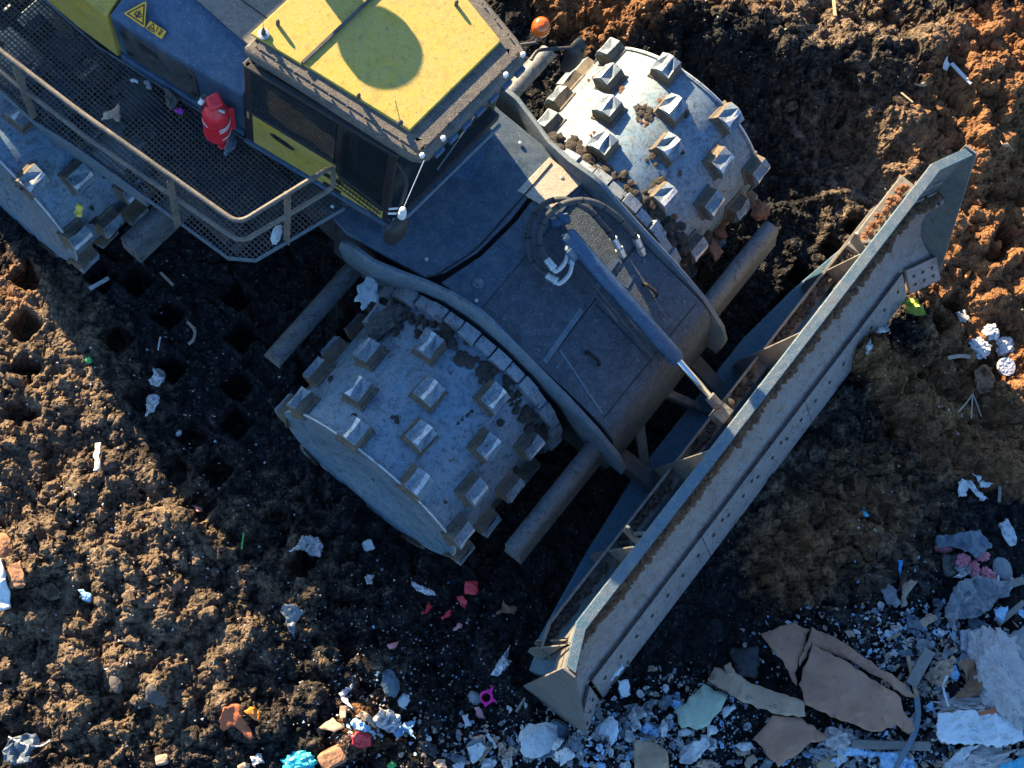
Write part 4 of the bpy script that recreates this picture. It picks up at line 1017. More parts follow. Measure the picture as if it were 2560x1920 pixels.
# ---- walkway
deck = [(-2.6, -1.72), (.27, -1.73), (.66, -1.66), (1.70, -1.54), (2.08, -1.50), (2.24, -1.37), (2.43, -.60)]
inner = [(-2.6, -1.02), (.19, -.96), (.37, -.90), (1.56, -.72), (2.43, -.56)]
def interp(tbl, f_):
    for (a, va), (b_, vb) in zip(tbl[:-1], tbl[1:]):
        if a <= f_ <= b_: return va + (vb-va)*(f_-a)/max(b_-a, 1e-6)
    return None
ZD = 2.0
m = MB()
def rim(pts, w=.012, h=.06):
    for a, b_ in zip(pts[:-1], pts[1:]):
        A, B = RP(a[0], a[1], ZD-.02), RP(b_[0], b_[1], ZD-.02); m.bar(A, B, w, h)
rim(deck)
m.bar(RP(-2.6, -1.02, ZD-.02), RP(.19, -.96, ZD-.02), .012, .06); m.bar(RP(.19, -.96, ZD-.02), RP(1.56, -.72, ZD-.02), .012, .06); m.bar(RP(1.56, -.72, ZD-.02), RP(2.43, -.56, ZD-.02), .012, .06)
walk = m.build('walkway', 'side_plate', root, bevel=.002)
m = MB()
p_ = .0335; f_ = -2.58
while f_ < 2.42:
    o_ = interp(deck, f_); i_ = interp(inner, f_)
    if o_ is not None and i_ is not None: m.bar(RP(f_, o_, ZD), RP(f_, i_, ZD), .0045, .012)
    f_ += p_
la = -1.74
while la < -.56:
    # longest run with interp
    fs_ = [x for x in np.arange(-2.6, 2.44, .02) if (interp(deck, x) is not None and interp(deck, x) <= la <= interp(inner, x))]
    if fs_: m.bar(RP(fs_[0], la, ZD-.008), RP(fs_[-1], la, ZD-.008), .0055, .028)
    la += p_
m.build('grating', 'grate_steel', walk, smooth=0)
m = MB()
for x in (-1.6, -.6, .45, 1.2, 2.0):
    o_ = interp(deck, x); i_ = interp(inner, x); m.bar(RP(x, o_+.02, ZD-.07), RP(x, i_-.02, ZD-.07), .04, .06)
m.bar(RP(-2.5, -1.3, ZD-.07), RP(2.2, -1.2, ZD-.07), .04, .06)
m.build('deck_beams', 'charcoal', walk)
m = MB(); m.box(RP, .9, 1.9, -1.25, -.6, 1.15, 1.6); m.build('step_box', 'charcoal', walk, bevel=.02)
# fender lip below the walkway over the rear drum
m = MB(); fl = [(-.6, -1.69), (.30, -1.71), (.70, -1.64), (1.25, -1.57)]
for a, b_ in zip(fl[:-1], fl[1:]):
    m.hexa([RP(a[0], a[1]+.05, 1.62), RP(b_[0], b_[1]+.05, 1.62), RP(b_[0], b_[1]+.02, 1.62), RP(a[0], a[1]+.02, 1.62), RP(a[0], a[1]+.03, 1.95), RP(b_[0], b_[1]+.03, 1.95), RP(b_[0], b_[1], 1.95), RP(a[0], a[1], 1.95)])
m.build('fender', 'side_plate', walk)
# handrail
def roundc(pts, r=.10):
    pts = [Vector(p) for p in pts]; out = [pts[0]]
    for a, b_, c in zip(pts[:-2], pts[1:-1], pts[2:]):
        d1 = (a-b_).normalized(); d2 = (c-b_).normalized(); q1 = b_ + d1*r; q2 = b_ + d2*r
        for k in range(7):
            t_ = k/6; out.append(q1*(1-t_)**2 + b_*2*t_*(1-t_) + q2*t_**2)
    out.append(pts[-1]); return out
top_p = [RP(-2.6, -1.71, 2.92), RP(.12, -1.70, 2.92), RP(.84, -1.64, 2.92), RP(2.20, -1.475, 2.92), RP(2.37, -.70, 2.92), RP(2.385, -.69, 2.50), RP(2.195, -1.46, 2.48), RP(.84, -1.65, 2.48), RP(.12, -1.71, 2.48), RP(-2.6, -1.72, 2.48)]
m = MB(); m.tube(roundc(top_p, .09), .019, 12); rail = m.build('handrail', 'rail_paint', root, smooth=60)
for (f_, l_) in ((-1.1, -1.715), (.27, -1.70), (1.63, -1.565), (2.285, -1.07)):
    fo = l_ if f_ < 2.2 else -1.10
    m = MB(); m.bar(RP(f_ + (.0 if f_ < 2.2 else .02), fo-.005, ZD-.03), RP(f_, l_, 2.90), .055, .016, fm if f_ < 2.2 else latv); m.build('rail_post', 'rail_paint', rail, bevel=.003)

# ---- fire extinguisher strapped to the service box: a thing of its own
eb = RP(1.375, LC-.995, 2.13); 
ex = bpy.data.objects.new('fire_extinguisher', None); COL.objects.link(ex); ex.location = eb; ORG[ex] = eb
tag(ex, 'large red fire extinguisher with white stripes, upright on the walkway by the service box', 'fire extinguisher')
m = MB(); R0 = .098
m.lathe(eb, (0, 0, 1), [(.07, 0), (.09, .015), (R0, .04), (R0, .38), (.096, .41), (.086, .445), (.066, .475), (.036, .495), (.028, .52)], 36); body = m.build('tank', 'red_paint', ex, smooth=50)
m = MB()
for z in (.08, .27): m.lathe(eb + Vector((0, 0, z)), (0, 0, 1), [(R0+.001, 0), (R0+.006, 0), (R0+.006, .018), (R0+.001, .018)], 36)
m.build('strap', 'red_paint', body)
m = MB(); toward = (CAMP - eb).normalized(); a_c = math.atan2(U(545, 320, 2.2).y - U(520, 250, 2.2).y, U(545, 320, 2.2).x - U(520, 250, 2.2).x)
ac = math.atan2(-.80, .60)
def arcstrip(z0, h, a0, a1, r):
    n = 10; vs = []; 
    for i in range(n+1):
        a = a0 + (a1-a0)*i/n
        for (rr_, zz_) in ((r, z0), (r, z0+h), (r-.004, z0+h), (r-.004, z0)): vs.append(eb + Vector((math.cos(a)*rr_, math.sin(a)*rr_, zz_)))
    fs = []
    for i in range(n):
        for k in range(4):
            l = (k+1) % 4; fs.append((i*4+k, (i+1)*4+k, (i+1)*4+l, i*4+l))
    fs += [(0, 1, 2, 3), tuple(n*4+k for k in (3, 2, 1, 0))]; m.add(vs, fs)
arcstrip(.285, .022, R_(-75), R_(5), R0+.009); arcstrip(.225, .025, R_(-72), R_(-8), R0+.003); arcstrip(.105, .016, R_(-65), R_(5), R0+.008); arcstrip(.30, .012, R_(-175), R_(-125), R0+.003)
m.build('reflective_stripe', 'white_paint', body, smooth=60)
m = MB(); m.bar(eb + Vector((.085, .03, .02)), eb + Vector((.085, .03, .40)), .02, .10, Vector((1, .3, 0))); m.lathe(eb + Vector((.03, -.085, -.02)), (0, 0, 1), [(.03, 0), (.03, .01)], 12); m.build('bracket', 'red_paint', ex, bevel=.006)
m = MB()   # squeeze handle under its folded red cover
cx0 = eb + Vector((0, 0, .50)); tilt = Vector((-.05, .045, .09))
hd = (Vector((.55, .35, 0))).normalized(); sdv = Vector((-hd.y, hd.x, 0))
pts = []
for (u_, v_, w_) in ((-.055, -.045, .0), (.055, -.045, .0), (.065, .055, .03), (-.045, .055, .03)): pts.append(cx0 + hd*u_ + sdv*v_ + Vector((0, 0, .05 + w_)))
m.prism([p + Vector((0, 0, .035)) for p in pts], [p + Vector((0, 0, -.02)) for p in pts]); m.build('handle_cover', 'red_paint', ex, bevel=.018)
m = MB(); m.tube([cx0, cx0 + Vector((0, 0, .05))], .02, 12); m.tube([cx0 + Vector((.03, -.03, .02)), cx0 + Vector((.07, -.04, .0))], .014, 10); m.build('valve', 'zinc', ex)
m = MB(); m.tube(smoothpath([cx0 + Vector((0, .03, .03)), cx0 + Vector((-.06, .07, .03)), cx0 + Vector((-.10, .05, 0)), cx0 + Vector((-.105, .02, -.08))]), .016, 10); m.build('hose', 'black_rubber', ex)
m = MB(); m.tube([cx0 + Vector((-.085, .055, .015)), cx0 + Vector((-.105, .035, -.025))], .021, 12); m.build('hose_end', 'white_paint', ex)

# ================================================================== LITTER
def crumple(p, s, amp, seed):
    q = Vector((p.x*s, p.y*s, seed)); n = 1 - 2*abs(noise.noise(q)); n2 = noise.noise(q*2.3 + Vector((3, 5, 0)))
    return amp*(n*.7 + n2*.5)
def sheet(name, pts, mat, label, cat, amp=.02, scale=9, lift=.03, th=.004, z=None, heights=None, dens=.03, group=None, seed=None, smooth=25, flat=False):
    seed = seed if seed is not None else (sum(p[0]*7 + p[1]*13 for p in pts) % 97)*.731
    W = [G(x, y) if z is None else U(x, y, z) for x, y in pts]
    base = [w.z for w in W]
    if heights: W = [U(x, y, base[i] + heights[i]) for i, (x, y) in enumerate(pts)]
    c = sum(W, Vector())/len(W)
    zz = [w.z for w in W]
    # triangulate with inner points
    v2 = [Vector((w.x, w.y)) for w in W]; outline = []
    for i in range(len(v2)):
        a, b_ = v2[i], v2[(i+1) % len(v2)]; n = max(1, int((b_-a).length/dens))
        for k in range(n):
            t_ = k/n; jit = (0 if k == 0 else (random.random()-.5)*dens*(.55 if 'cardboard' in name else .9))
            nn = Vector((-(b_-a).y, (b_-a).x)).normalized(); outline.append(a + (b_-a)*t_ + nn*jit)
    xs = [v.x for v in v2]; ys = [v.y for v in v2]; pts_in = []
    def inside(p):
        c_ = False; n = len(v2)
        for i in range(n):
            a, b_ = v2[i], v2[i-1]
            if (a.y > p.y) != (b_.y > p.y) and p.x < (b_.x-a.x)*(p.y-a.y)/(b_.y-a.y) + a.x: c_ = not c_
        return c_
    x = min(xs)
    while x < max(xs):
        y = min(ys)
        while y < max(ys):
            p = Vector((x + (random.random()-.5)*dens*.5, y + (random.random()-.5)*dens*.5))
            if inside(p) and min((p-q).length for q in outline) > dens*.45: pts_in.append(p)
            y += dens
        x += dens
    allp = outline + pts_in; n0 = len(outline)
    ov, oe, of, *_ = delaunay_2d_cdt(allp, [], [list(range(n0))], 1, 1e-5)
    # plane fit through W by inverse distance
    vs = []
    for p in ov:
        ws = [1/((p-q).length**2 + 1e-4) for q in v2]; h = sum(w*z_ for w, z_ in zip(ws, zz))/sum(ws)
        if z is None and not heights: h = max(h*.5 + ghs(p.x, p.y)*.5, gh(p.x, p.y)*.7 + h*.3) 
        vs.append(Vector((p.x, p.y, h + lift)))
    k_ = 1.0 if 'cardboard' in name or 'board' in name else 1.7
    for v in vs: v.z += crumple(v, scale, amp*k_, seed) + (crumple(v, scale*2.7, amp*.5, seed+9) if k_ > 1 else crumple(v, 22, .0025, seed))
    bm_ = MB(); bm_.add(vs, [tuple(f) for f in of])
    o = bm_.build(name, mat, None, loc=c, smooth=smooth)
    s = o.modifiers.new('thickness', 'SOLIDIFY'); s.thickness = th; s.offset = 0
    if label: tag(o, label, cat, group)
    return o
def lump(name, px, py, rx, ry, rz, mat, label, cat, rot=0, rough_=.35, dz=None, z=None, sub=3, group=None, seed=None, fs=2.2, boxy=False, octv=0):
    p = G(px, py) if z is None else U(px, py, z); bm = bmesh.new(); bmesh.ops.create_icosphere(bm, subdivisions=sub, radius=1)
    s0 = seed if seed is not None else px*.37 + py*.11
    for v in bm.verts:
        d = v.co.copy()
        if boxy: d = Vector([math.copysign(abs(c)**.45, c) for c in d])*.85
        n = noise.noise(v.co*fs + Vector((s0, 0, 0))) + .5*noise.noise(v.co*fs*2.4 + Vector((0, s0, 0))) + .25*noise.noise(v.co*fs*5 + Vector((0, 0, s0)))
        for q_ in range(octv): n += .22*abs(noise.noise(v.co*fs*(6+5*q_) + Vector((q_*3, 0, s0))))
        d = d*(1 + rough_*n); v.co = Vector((d.x*rx, d.y*ry, d.z*rz))
    me = bpy.data.meshes.new(name); bm.to_mesh(me); bm.free(); me.materials.append(MATS[mat])
    me.polygons.foreach_set('use_smooth', [True]*len(me.polygons)); me.set_sharp_from_angle(angle=R_(30))
    o = bpy.data.objects.new(name, me); COL.objects.link(o); o.location = p + Vector((0, 0, rz*.35 if dz is None else dz)); o.rotation_euler = (0, 0, rot)
    if label: tag(o, label, cat, group)
    return o
def stick(name, pts, w, h, mat, label, cat, lift=.03, z=None, group=None, arc=0):
    P_ = [G(x, y, lift) if z is None else U(x, y, z) for x, y in pts]; c = sum(P_, Vector())/len(P_); m = MB()
    P_ = smoothpath(P_, 4) if len(P_) > 2 else P_
    for a, b_ in zip(P_[:-1], P_[1:]):
        e = (b_-a).normalized()*(.004 if len(P_) > 2 else 0); m.bar(a-e, b_+e, w, h)
    o = m.build(name, mat, None, loc=c, bevel=min(w, h)*.15)
    if label: tag(o, label, cat, group)
    return o
exec_litter = True

# --- the big torn cardboard box in the lower right
q = lambda x, y: (1840 + x/2.267, 1500 + y/2.267)   # points read from a close view
sheet('cardboard_box', [q(398, 255), q(560, 340), q(700, 430), q(890, 560), q(900, 600), q(975, 740), q(940, 765), q(870, 710), q(790, 750), q(690, 738), q(560, 690), q(360, 600), q(325, 485)],
      'cardboard', 'large brown cardboard panel with a torn slit, topmost of the flattened box', 'cardboard', .018, 3.0, .15, .006, dens=.045)
sheet('cardboard_flap', [q(405, 160), q(560, 240), q(760, 375), q(930, 480), q(1000, 570), q(890, 520), q(700, 400), q(500, 300), q(398, 250), q(335, 385), q(330, 350)],
      'cardboard', 'long narrow cardboard flap along the upper edge of the flattened box', 'cardboard', .012, 3.0, .12, .006, dens=.045)
sheet('cardboard_flap', [q(118, 200), q(310, 135), q(355, 165), q(395, 175), q(330, 350), q(322, 490), q(225, 330)],
      'cardboard', 'wedge shaped cardboard flap with a white torn patch, upper left of the flattened box', 'cardboard', .02, 3.0, .10, .006, dens=.045)
sheet('cardboard_sheet', [q(80, 785), q(190, 655), q(330, 665), q(500, 765), q(490, 790), q(400, 810), q(220, 952), q(140, 850)],
      'cardboard', 'smooth brown cardboard sheet at the bottom edge below the flattened box', 'cardboard', .012, 2.5, .10, .006, dens=.045)
z5 = lambda x, y: (1450 + x/2.54, 1600 + y/2.54)
lg = sheet('cardboard_strip', [z5(785, 262), z5(830, 180), z5(960, 215), z5(1060, 285), z5(1275, 350), z5(1400, 400), z5(1400, 490), z5(1250, 480), z5(1010, 405)],
      'cardboard_pale', 'folded strip of printed cardboard lying against the flattened box', 'cardboard', .012, 3, .13, .005, dens=.04)
sheet('cardboard_scrap', [z5(880, 175), z5(925, 150), z5(955, 235), z5(905, 245)], 'cardboard_pale', 'small upright cardboard tab beside the printed strip', 'cardboard', .005, 4, .17, .004)
# printed lines on the strip
m = MB(); 
for k in range(3):
    for i in range(5):
        a = z5(815 + k*8 + i*26, 268 + k*13 + i*14 - k*4); b_ = z5(835 + k*8 + i*26, 278 + k*13 + i*14 - k*4)
        A = G(*a, .155); B = G(*b_, .155); m.bar(A, B, .006, .002)
cc0 = [G(*z5(838 + 13*math.cos(a), 240 + 13*math.sin(a)), .15) for a in np.linspace(0, 5.6, 9)]
for A, B in zip(cc0[:-1], cc0[1:]): m.bar(A, B, .006, .002)
pr = m.build('large_printing', 'decal_black', None, loc=lg.location, smooth=0); pr.parent = lg; pr.location = (0, 0, 0); m = MB()
for i in range(7):
    A = G(*z5(1050 + i*30, 355 + i*9), .15); B = G(*z5(1070 + i*30, 362 + i*9), .15); m.bar(A, B, .004, .002); A = G(*z5(1050 + i*30, 372 + i*9), .15); B = G(*z5(1070 + i*30, 379 + i*9), .15); m.bar(A, B, .004, .002)
pr = m.build('small_printing', 'decal_black', None, loc=lg.location, smooth=0); pr.parent = lg; pr.location = (0, 0, 0)
sheet('foam_board', [z5(590, 450), z5(770, 285), z5(920, 370), z5(850, 480), z5(770, 560), z5(635, 565)], 'foam_green', 'thick pale green foam board leaning under the printed cardboard strip', 'foam board', .008, 3, .06, .05, dens=.05)
sheet('plastic_sheet', [z5(932, 55), z5(1125, 45), z5(1115, 240), z5(990, 245)], 'black_sheet', 'square black plastic panel above the printed cardboard strip', 'plastic panel', .01, 3, .05, .01)
sheet('blue_sheet', [(1950, 1600), (1990, 1605), (1985, 1660), (1935, 1640)], 'blue_pack', 'speckled blue and white packet half under the cardboard wedge', 'packet', .01, 8, .05)
sheet('cardboard_box', [(1578, 1852), (1620, 1855), (1660, 1880), (1665, 1920), (1578, 1925)], 'cardboard_pale', 'small tan cardboard box at the bottom edge left of the pile', 'cardboard', .005, 3, .12, .006)
sheet('cardboard_box', [(1618, 1853), (1650, 1868), (1668, 1925), (1690, 1940), (1640, 1935), (1622, 1900)], 'cardboard', 'shaded side flap of the small tan box at the bottom edge', 'cardboard', .005, 3, .07, .006)
# --- right hand heap
sheet('tile_board', [(2324, 1785), (2352, 1783), (2440, 1778), (2530, 1800), (2540, 1850), (2480, 1870), (2430, 1862), (2335, 1858), (2322, 1835)], 'tile_white', 'pale blue board embossed with chevron bars and ragged brown edges', 'board', .006, 3, .16, .03)
cho = bpy.data.objects[-1] if False else [o for o in bpy.data.objects if o.name.startswith('tile_board')][0]
m = MB()
hz = lambda x, y: (2260 + x/3.77, 1480 + y/3.77)
for (a, b_) in (((425, 1235), (535, 1180)), ((585, 1175), (695, 1240)), ((730, 1230), (835, 1178)), ((455, 1305), (565, 1255)), ((610, 1260), (710, 1310)), ((745, 1290), (855, 1245)), ((470, 1395), (580, 1360)), ((620, 1365), (735, 1395)), ((765, 1392), (880, 1352)), ((905, 1340), (1000, 1385))):
    m.bar(G(*hz(*a), .188), G(*hz(*b_), .188), .016, .010)
ch = m.build('chevron_bars', 'white_plastic', None, loc=cho.location, bevel=.003); ch.parent = cho; ch.location = (0, 0, 0)
lump('insulation_heap', 2500, 1700, .27, .42, .17, 'fluff', 'large heap of shaggy pale grey insulation at the right edge', 'insulation', .45, .22, sub=6, fs=3, octv=5)
lump('insulation_wad', 2420, 1765, .26, .07, .07, 'fluff', 'low band of pale fluff along the top of the chevron board', 'insulation', 0, .5, sub=4, fs=4)
lump('insulation_wad', 2440, 1905, .26, .13, .09, 'fluff', 'tufted grey fluff below the chevron board at the bottom edge', 'insulation', .2, .5, sub=4, fs=4)
sheet('grey_slab', [(2490, 1600), (2560, 1555), (2570, 1640), (2530, 1660)], 'stone_grey', 'dusty grey slab at the right edge above the insulation heap', 'slab', .01, 3, .16, .04)
sheet('clear_bag', [(2352, 1520), (2362, 1490), (2380, 1460), (2430, 1443), (2475, 1455), (2515, 1460), (2510, 1495), (2480, 1500), (2460, 1530), (2430, 1545), (2400, 1550), (2375, 1552), (2378, 1585), (2370, 1580), (2350, 1545)], 'grey_film', 'crumpled translucent grey plastic bag at the right', 'plastic bag', .05, 7, .08, .003, dens=.022)
sheet('grey_cloth', [(2330, 1345), (2400, 1335), (2440, 1330), (2470, 1370), (2430, 1400), (2420, 1390), (2370, 1372), (2335, 1372)], 'strap_grey', 'dark grey plastic film draped above the pink foam lumps', 'plastic film', .03, 7, .06, .003, dens=.022)
for i, (x, y, r, la_) in enumerate(((2358, 1368, .06, 'leftmost pink foam lump under the dark grey film'), (2398, 1408, .075, 'pink foam lump in the middle, left of the gap'), (2432, 1422, .06, 'pink foam lump above the clear bag, between two others'), (2470, 1440, .065, 'lowest and rightmost pink foam lump above the clear bag'), (2455, 1390, .05, 'uppermost pink foam lump at the right of the film'))):
    lump('foam_lump', x, y, r*1.2, r*.8, r*.7, 'pink_foam', la_, 'foam lump', i*.8, .55, sub=4, fs=3, group='pink foam lumps by the clear bag')
sheet('dark_netting', [(2345, 1390), (2385, 1385), (2390, 1420), (2370, 1450), (2350, 1435)], 'black_sheet', 'black netting bundled below the leftmost pink foam lump', 'netting', .02, 12, .05)
sheet('white_rag', [(2388, 1210), (2400, 1198), (2425, 1205), (2440, 1228), (2462, 1250), (2450, 1256), (2430, 1240), (2415, 1222), (2408, 1244), (2390, 1245)], 'white_cloth', 'torn white rag with a loose tail on dark soil, right side', 'rag', .03, 12, .03, dens=.02)
sheet('white_rag', [(2440, 1208), (2455, 1204), (2478, 1212), (2460, 1222), (2445, 1222), (2425, 1185), (2450, 1195)], 'white_cloth', 'small white tail of cloth beside the torn rag', 'rag', .02, 12, .03, dens=.02)
sheet('folded_paper', [(2488, 1315), (2510, 1300), (2530, 1340), (2533, 1365), (2515, 1368), (2500, 1345)], 'plaster', 'folded bundle of striped paper at the right edge of the dark soil', 'paper', .03, 14, .04, dens=.02)
stick('wood_strip', [(2500, 1215), (2498, 1255)], .03, .008, 'wood_grey', 'narrow upright grey wood strip near the torn white rag', 'wood strip')
sheet('blue_strip', [(2240, 1400), (2252, 1402), (2250, 1428), (2246, 1445), (2242, 1425)], 'blue_strong', 'short bright blue plastic strip on dark soil', 'plastic strip', .006, 9, .025)
sheet('blue_scrap', [(2150, 1277), (2162, 1280), (2172, 1292), (2160, 1294)], 'teal_sheet', 'tiny blue scrap in the middle of the dark soil', 'scrap', .005, 9, .02)
sheet('brown_wrapper', [(2252, 1465), (2272, 1450), (2290, 1455), (2278, 1470), (2262, 1490), (2262, 1515), (2248, 1522), (2250, 1500)], 'rag_tan', 'tan torn wrapper with a narrow tail left of the clear bag', 'wrapper', .02, 12, .03, dens=.02)
sheet('blue_packet', [(2470, 1525), (2508, 1518), (2500, 1545), (2490, 1563), (2474, 1545)], 'blue_pack', 'pale blue patterned packet below the clear bag', 'packet', .008, 8, .10)
sheet('printed_packet', [(2386, 1580), (2435, 1574), (2446, 1618), (2430, 1628), (2390, 1630)], 'print_sheet', 'dark packet with rows of fine white print below the clear bag', 'packet', .008, 8, .10)
stick('wood_plank', [(2277, 1712), (2325, 1625)], .10, .02, 'wood_grey', 'short grey wooden plank right of the cardboard box', 'plank', .12)
stick('wood_strip', [(2270, 1640), (2295, 1760)], .035, .012, 'wood', 'thin pale slat lying under the short grey plank', 'slat', .08)
sheet('brown_bag', [(2372, 1660), (2400, 1652), (2430, 1655), (2450, 1690), (2468, 1718), (2440, 1710), (2430, 1740), (2372, 1750), (2368, 1742), (2402, 1715), (2398, 1690)], 'kraft_brown', 'crumpled brown paper bag beside the insulation heap', 'paper bag', .04, 6, .10, dens=.025)
sheet('grey_wrapper', [(2325, 1660), (2360, 1650), (2375, 1640), (2360, 1700), (2350, 1720), (2335, 1720), (2318, 1690)], 'rag_tan', 'wrinkled brown wrapper with purple lettering beside the short plank', 'wrapper', .05, 14, .07, dens=.02)
stick('white_strap', [(2368, 1690), (2358, 1715), (2365, 1745), (2372, 1765)], .022, .006, 'white_plastic', 'curled white strap beside the crumpled brown bag', 'strap', .14)
sheet('red_sheet', [(2462, 1720), (2482, 1715), (2496, 1738), (2494, 1758), (2460, 1765)], 'red_litter', 'dark pink plastic sheet at the foot of the insulation heap', 'plastic sheet', .01, 9, .12)
stick('brick_strip', [(2448, 1784), (2515, 1772)], .035, .04, 'terracotta', 'reddish brown strip on top of the chevron board', 'strip', .18)
stick('grey_beam', [(2128, 1860), (2325, 1866)], .075, .05, 'wood_grey', 'grey beam lying below the torn cardboard box', 'beam', .07)
stick('grey_strap', [(2292, 1745), (2295, 1790), (2285, 1835), (2262, 1880), (2238, 1925)], .05, .008, 'strap_grey', 'long grey woven strap with a knot over the grey beam', 'strap', .15)
sheet('blue_bag', [(2185, 1890), (2200, 1880), (2240, 1885), (2275, 1905), (2270, 1925), (2190, 1930)], 'blue_pack', 'pale blue crumpled bag at the bottom edge under the grey strap', 'plastic bag', .04, 10, .07, dens=.02)
sheet('blue_film', [(2080, 1873), (2120, 1868), (2180, 1878), (2215, 1884), (2180, 1892), (2100, 1888)], 'blue_pack', 'thin strip of pale blue film below the grey beam', 'film', .02, 10, .05, dens=.02)
sheet('teal_sheet', [(2490, 1910), (2560, 1890), (2570, 1930), (2480, 1935)], 'teal_sheet', 'teal sheet in the lower right corner', 'sheet', .02, 5, .08)
sheet('white_net', [(2395, 1868), (2435, 1862), (2400, 1895), (2380, 1925), (2340, 1930), (2345, 1910)], 'white_plastic', 'white perforated netting under the chevron board', 'netting', .01, 8, .13, dens=.025)
lump('wood_block', 2068, 1905, .13, .08, .05, 'wood', 'yellowish wood block at the bottom edge', 'wood block', .8, .12, boxy=True)
lump('fluff_wad', 2098, 1850, .13, .10, .07, 'fluff', 'pinkish grey ball of fluff beside the beam end', 'insulation', 0, .6, sub=4, fs=4)
stick('grey_plank', [(2470, 1478), (2560, 1450)], .07, .02, 'wood_grey', 'long weathered plank at the right edge beside the clear bag', 'plank', .06)
stick('grey_plank', [(2495, 1560), (2560, 1505)], .05, .02, 'wood_grey', 'dark narrow plank at the right edge above the grey slab', 'plank', .08)
lump('plastic_tray', 2505, 1425, .09, .12, .03, 'stone_grey', 'rounded grey plastic lid right of the pink foam', 'lid', .3, .1)
# --- middle bottom
lump('pale_board', 1515, 1835, .09, .14, .03, 'tile_white', 'oval crazed white board right below the blade end', 'board', -.5, .2, sub=4)
sheet('white_board', [(1495, 1722), (1552, 1660), (1556, 1672), (1505, 1722)], 'tile_white', 'slim white wedge of board touching the blade corner', 'board', .004, 5, .05, .012)
sheet('white_board', [(1540, 1702), (1566, 1700), (1572, 1738), (1550, 1743)], 'tile_white', 'upright white rectangle of board near the blade corner', 'board', .006, 6, .06, .012)
stick('pale_batten', [(1490, 1780), (1515, 1815)], .05, .03, 'wood_grey', 'short pale batten beside the blade end', 'batten', .05)
sheet('white_plastic', [(1565, 1790), (1580, 1768), (1600, 1770), (1612, 1790), (1590, 1800), (1600, 1820), (1575, 1830)], 'white_cloth', 'crumpled white plastic left of the foam board', 'plastic', .05, 12, .05, dens=.02)
sheet('white_carton', [(1700, 1865), (1755, 1845), (1768, 1858), (1745, 1895), (1720, 1910), (1690, 1905)], 'white_plastic', 'folded white and pink carton at the bottom edge', 'carton', .03, 7, .08, dens=.025)
sheet('white_shard', [(1690, 1828), (1712, 1822), (1728, 1835), (1708, 1842), (1692, 1840)], 'white_plastic', 'white plastic shard below the green foam board', 'plastic shard', .01, 8, .06)
sheet('white_shard', [(1760, 1812), (1778, 1815), (1792, 1828), (1765, 1847)], 'white_plastic', 'triangular white shard right of the green foam board', 'plastic shard', .01, 8, .06)
sheet('white_shard', [(1800, 1775), (1830, 1758), (1835, 1772), (1805, 1797)], 'white_plastic', 'long white shard under the printed cardboard strip', 'plastic shard', .01, 8, .06)
sheet('plastic_strip', [(1825, 1865), (1872, 1855), (1884, 1872), (1850, 1878)], 'white_plastic', 'ribbed white slat left of the smooth cardboard sheet', 'slat', .004, 8, .06, .012)
lump('grey_rubble', 1345, 1850, .17, .13, .06, 'plaster', 'broad grey chunk of plaster left of the blade end', 'rubble', .5, .3, sub=3, fs=1.4)
lump('blue_rubble', 1395, 1825, .09, .10, .06, 'stone_blue', 'dark blue angular stone beside the blade end', 'stone', .3, .35, sub=2, fs=1.2)
stick('wood_batten', [(1195, 1900), (1240, 1845)], .055, .02, 'wood', 'short pale wood batten at the bottom centre', 'batten', .05)
stick('white_pipe', [(1218, 1835), (1240, 1870)], .03, .012, 'white_plastic', 'white plastic strip crossing under the pale batten', 'strip', .03)
sheet('grey_sheet', [(1165, 1870), (1200, 1855), (1215, 1870), (1180, 1910)], 'plaster', 'light grey crumpled sheet left of the pale batten', 'sheet', .02, 8, .04)
stick('white_post', [(1275, 1885), (1277, 1915)], .028, .02, 'white_plastic', 'short white rod standing at the bottom edge', 'rod', .05)
stick('long_splinter', [(1290, 1780), (1312, 1745)], .022, .01, 'wood_grey', 'pale splinter left of the blade end', 'splinter', .04)
lump('round_foil', 1146, 1908, .055, .055, .012, 'foil', 'round clear lid at the bottom edge', 'lid', 0, .05)
# pink ring toy
pr_ = G(1216, 1744, .04); m = MB(); cc1 = [pr_ + Vector((math.cos(a)*.048, math.sin(a)*.048, .0)) for a in np.linspace(0, 2*math.pi, 25)]
m.tube(cc1, .013, 10, caps=False)
for a, s in ((1.0, .065), (2.9, .03), (4.6, .035), (5.9, .045)):
    d = Vector((math.cos(a), math.sin(a), 0)); x = Vector((-d.y, d.x, 0)); p = pr_ + d*.05
    m.prism([p + x*.02 + Vector((0, 0, .008)), p - x*.02 + Vector((0, 0, .008)), p + d*s + Vector((0, 0, .008))], [p + x*.02 - Vector((0, 0, .008)), p - x*.02 - Vector((0, 0, .008)), p + d*s - Vector((0, 0, .008))])
tag(m.build('plastic_ring', 'hot_pink', None, loc=pr_, smooth=40), 'bright pink plastic ring with spikes on dark soil', 'plastic toy')
sheet('red_square', [(1161, 1455), (1194, 1456), (1190, 1488), (1160, 1487)], 'red_litter', 'faded red square of plastic on dark soil', 'plastic piece', .003, 5, .04, .008)
for i, (p_, la_) in enumerate((([(1139, 1493), (1160, 1492), (1166, 1505), (1163, 1526), (1148, 1510)], 'crinkled red scrap just below the red square'), ([(1052, 1538), (1072, 1508), (1080, 1520), (1066, 1536)], 'pointed dark red scrap left of the red square'), ([(1100, 1545), (1128, 1524), (1126, 1540), (1105, 1552)], 'thin dark red sliver below the crinkled red scrap'), ([(1130, 1578), (1142, 1560), (1156, 1562), (1152, 1572)], 'pale pink scrap, lowest of the red scraps'))):
    sheet('red_scrap', p_, 'red_litter' if i < 3 else 'pink_litter', la_, 'scrap', .01, 12, .035, dens=.02)
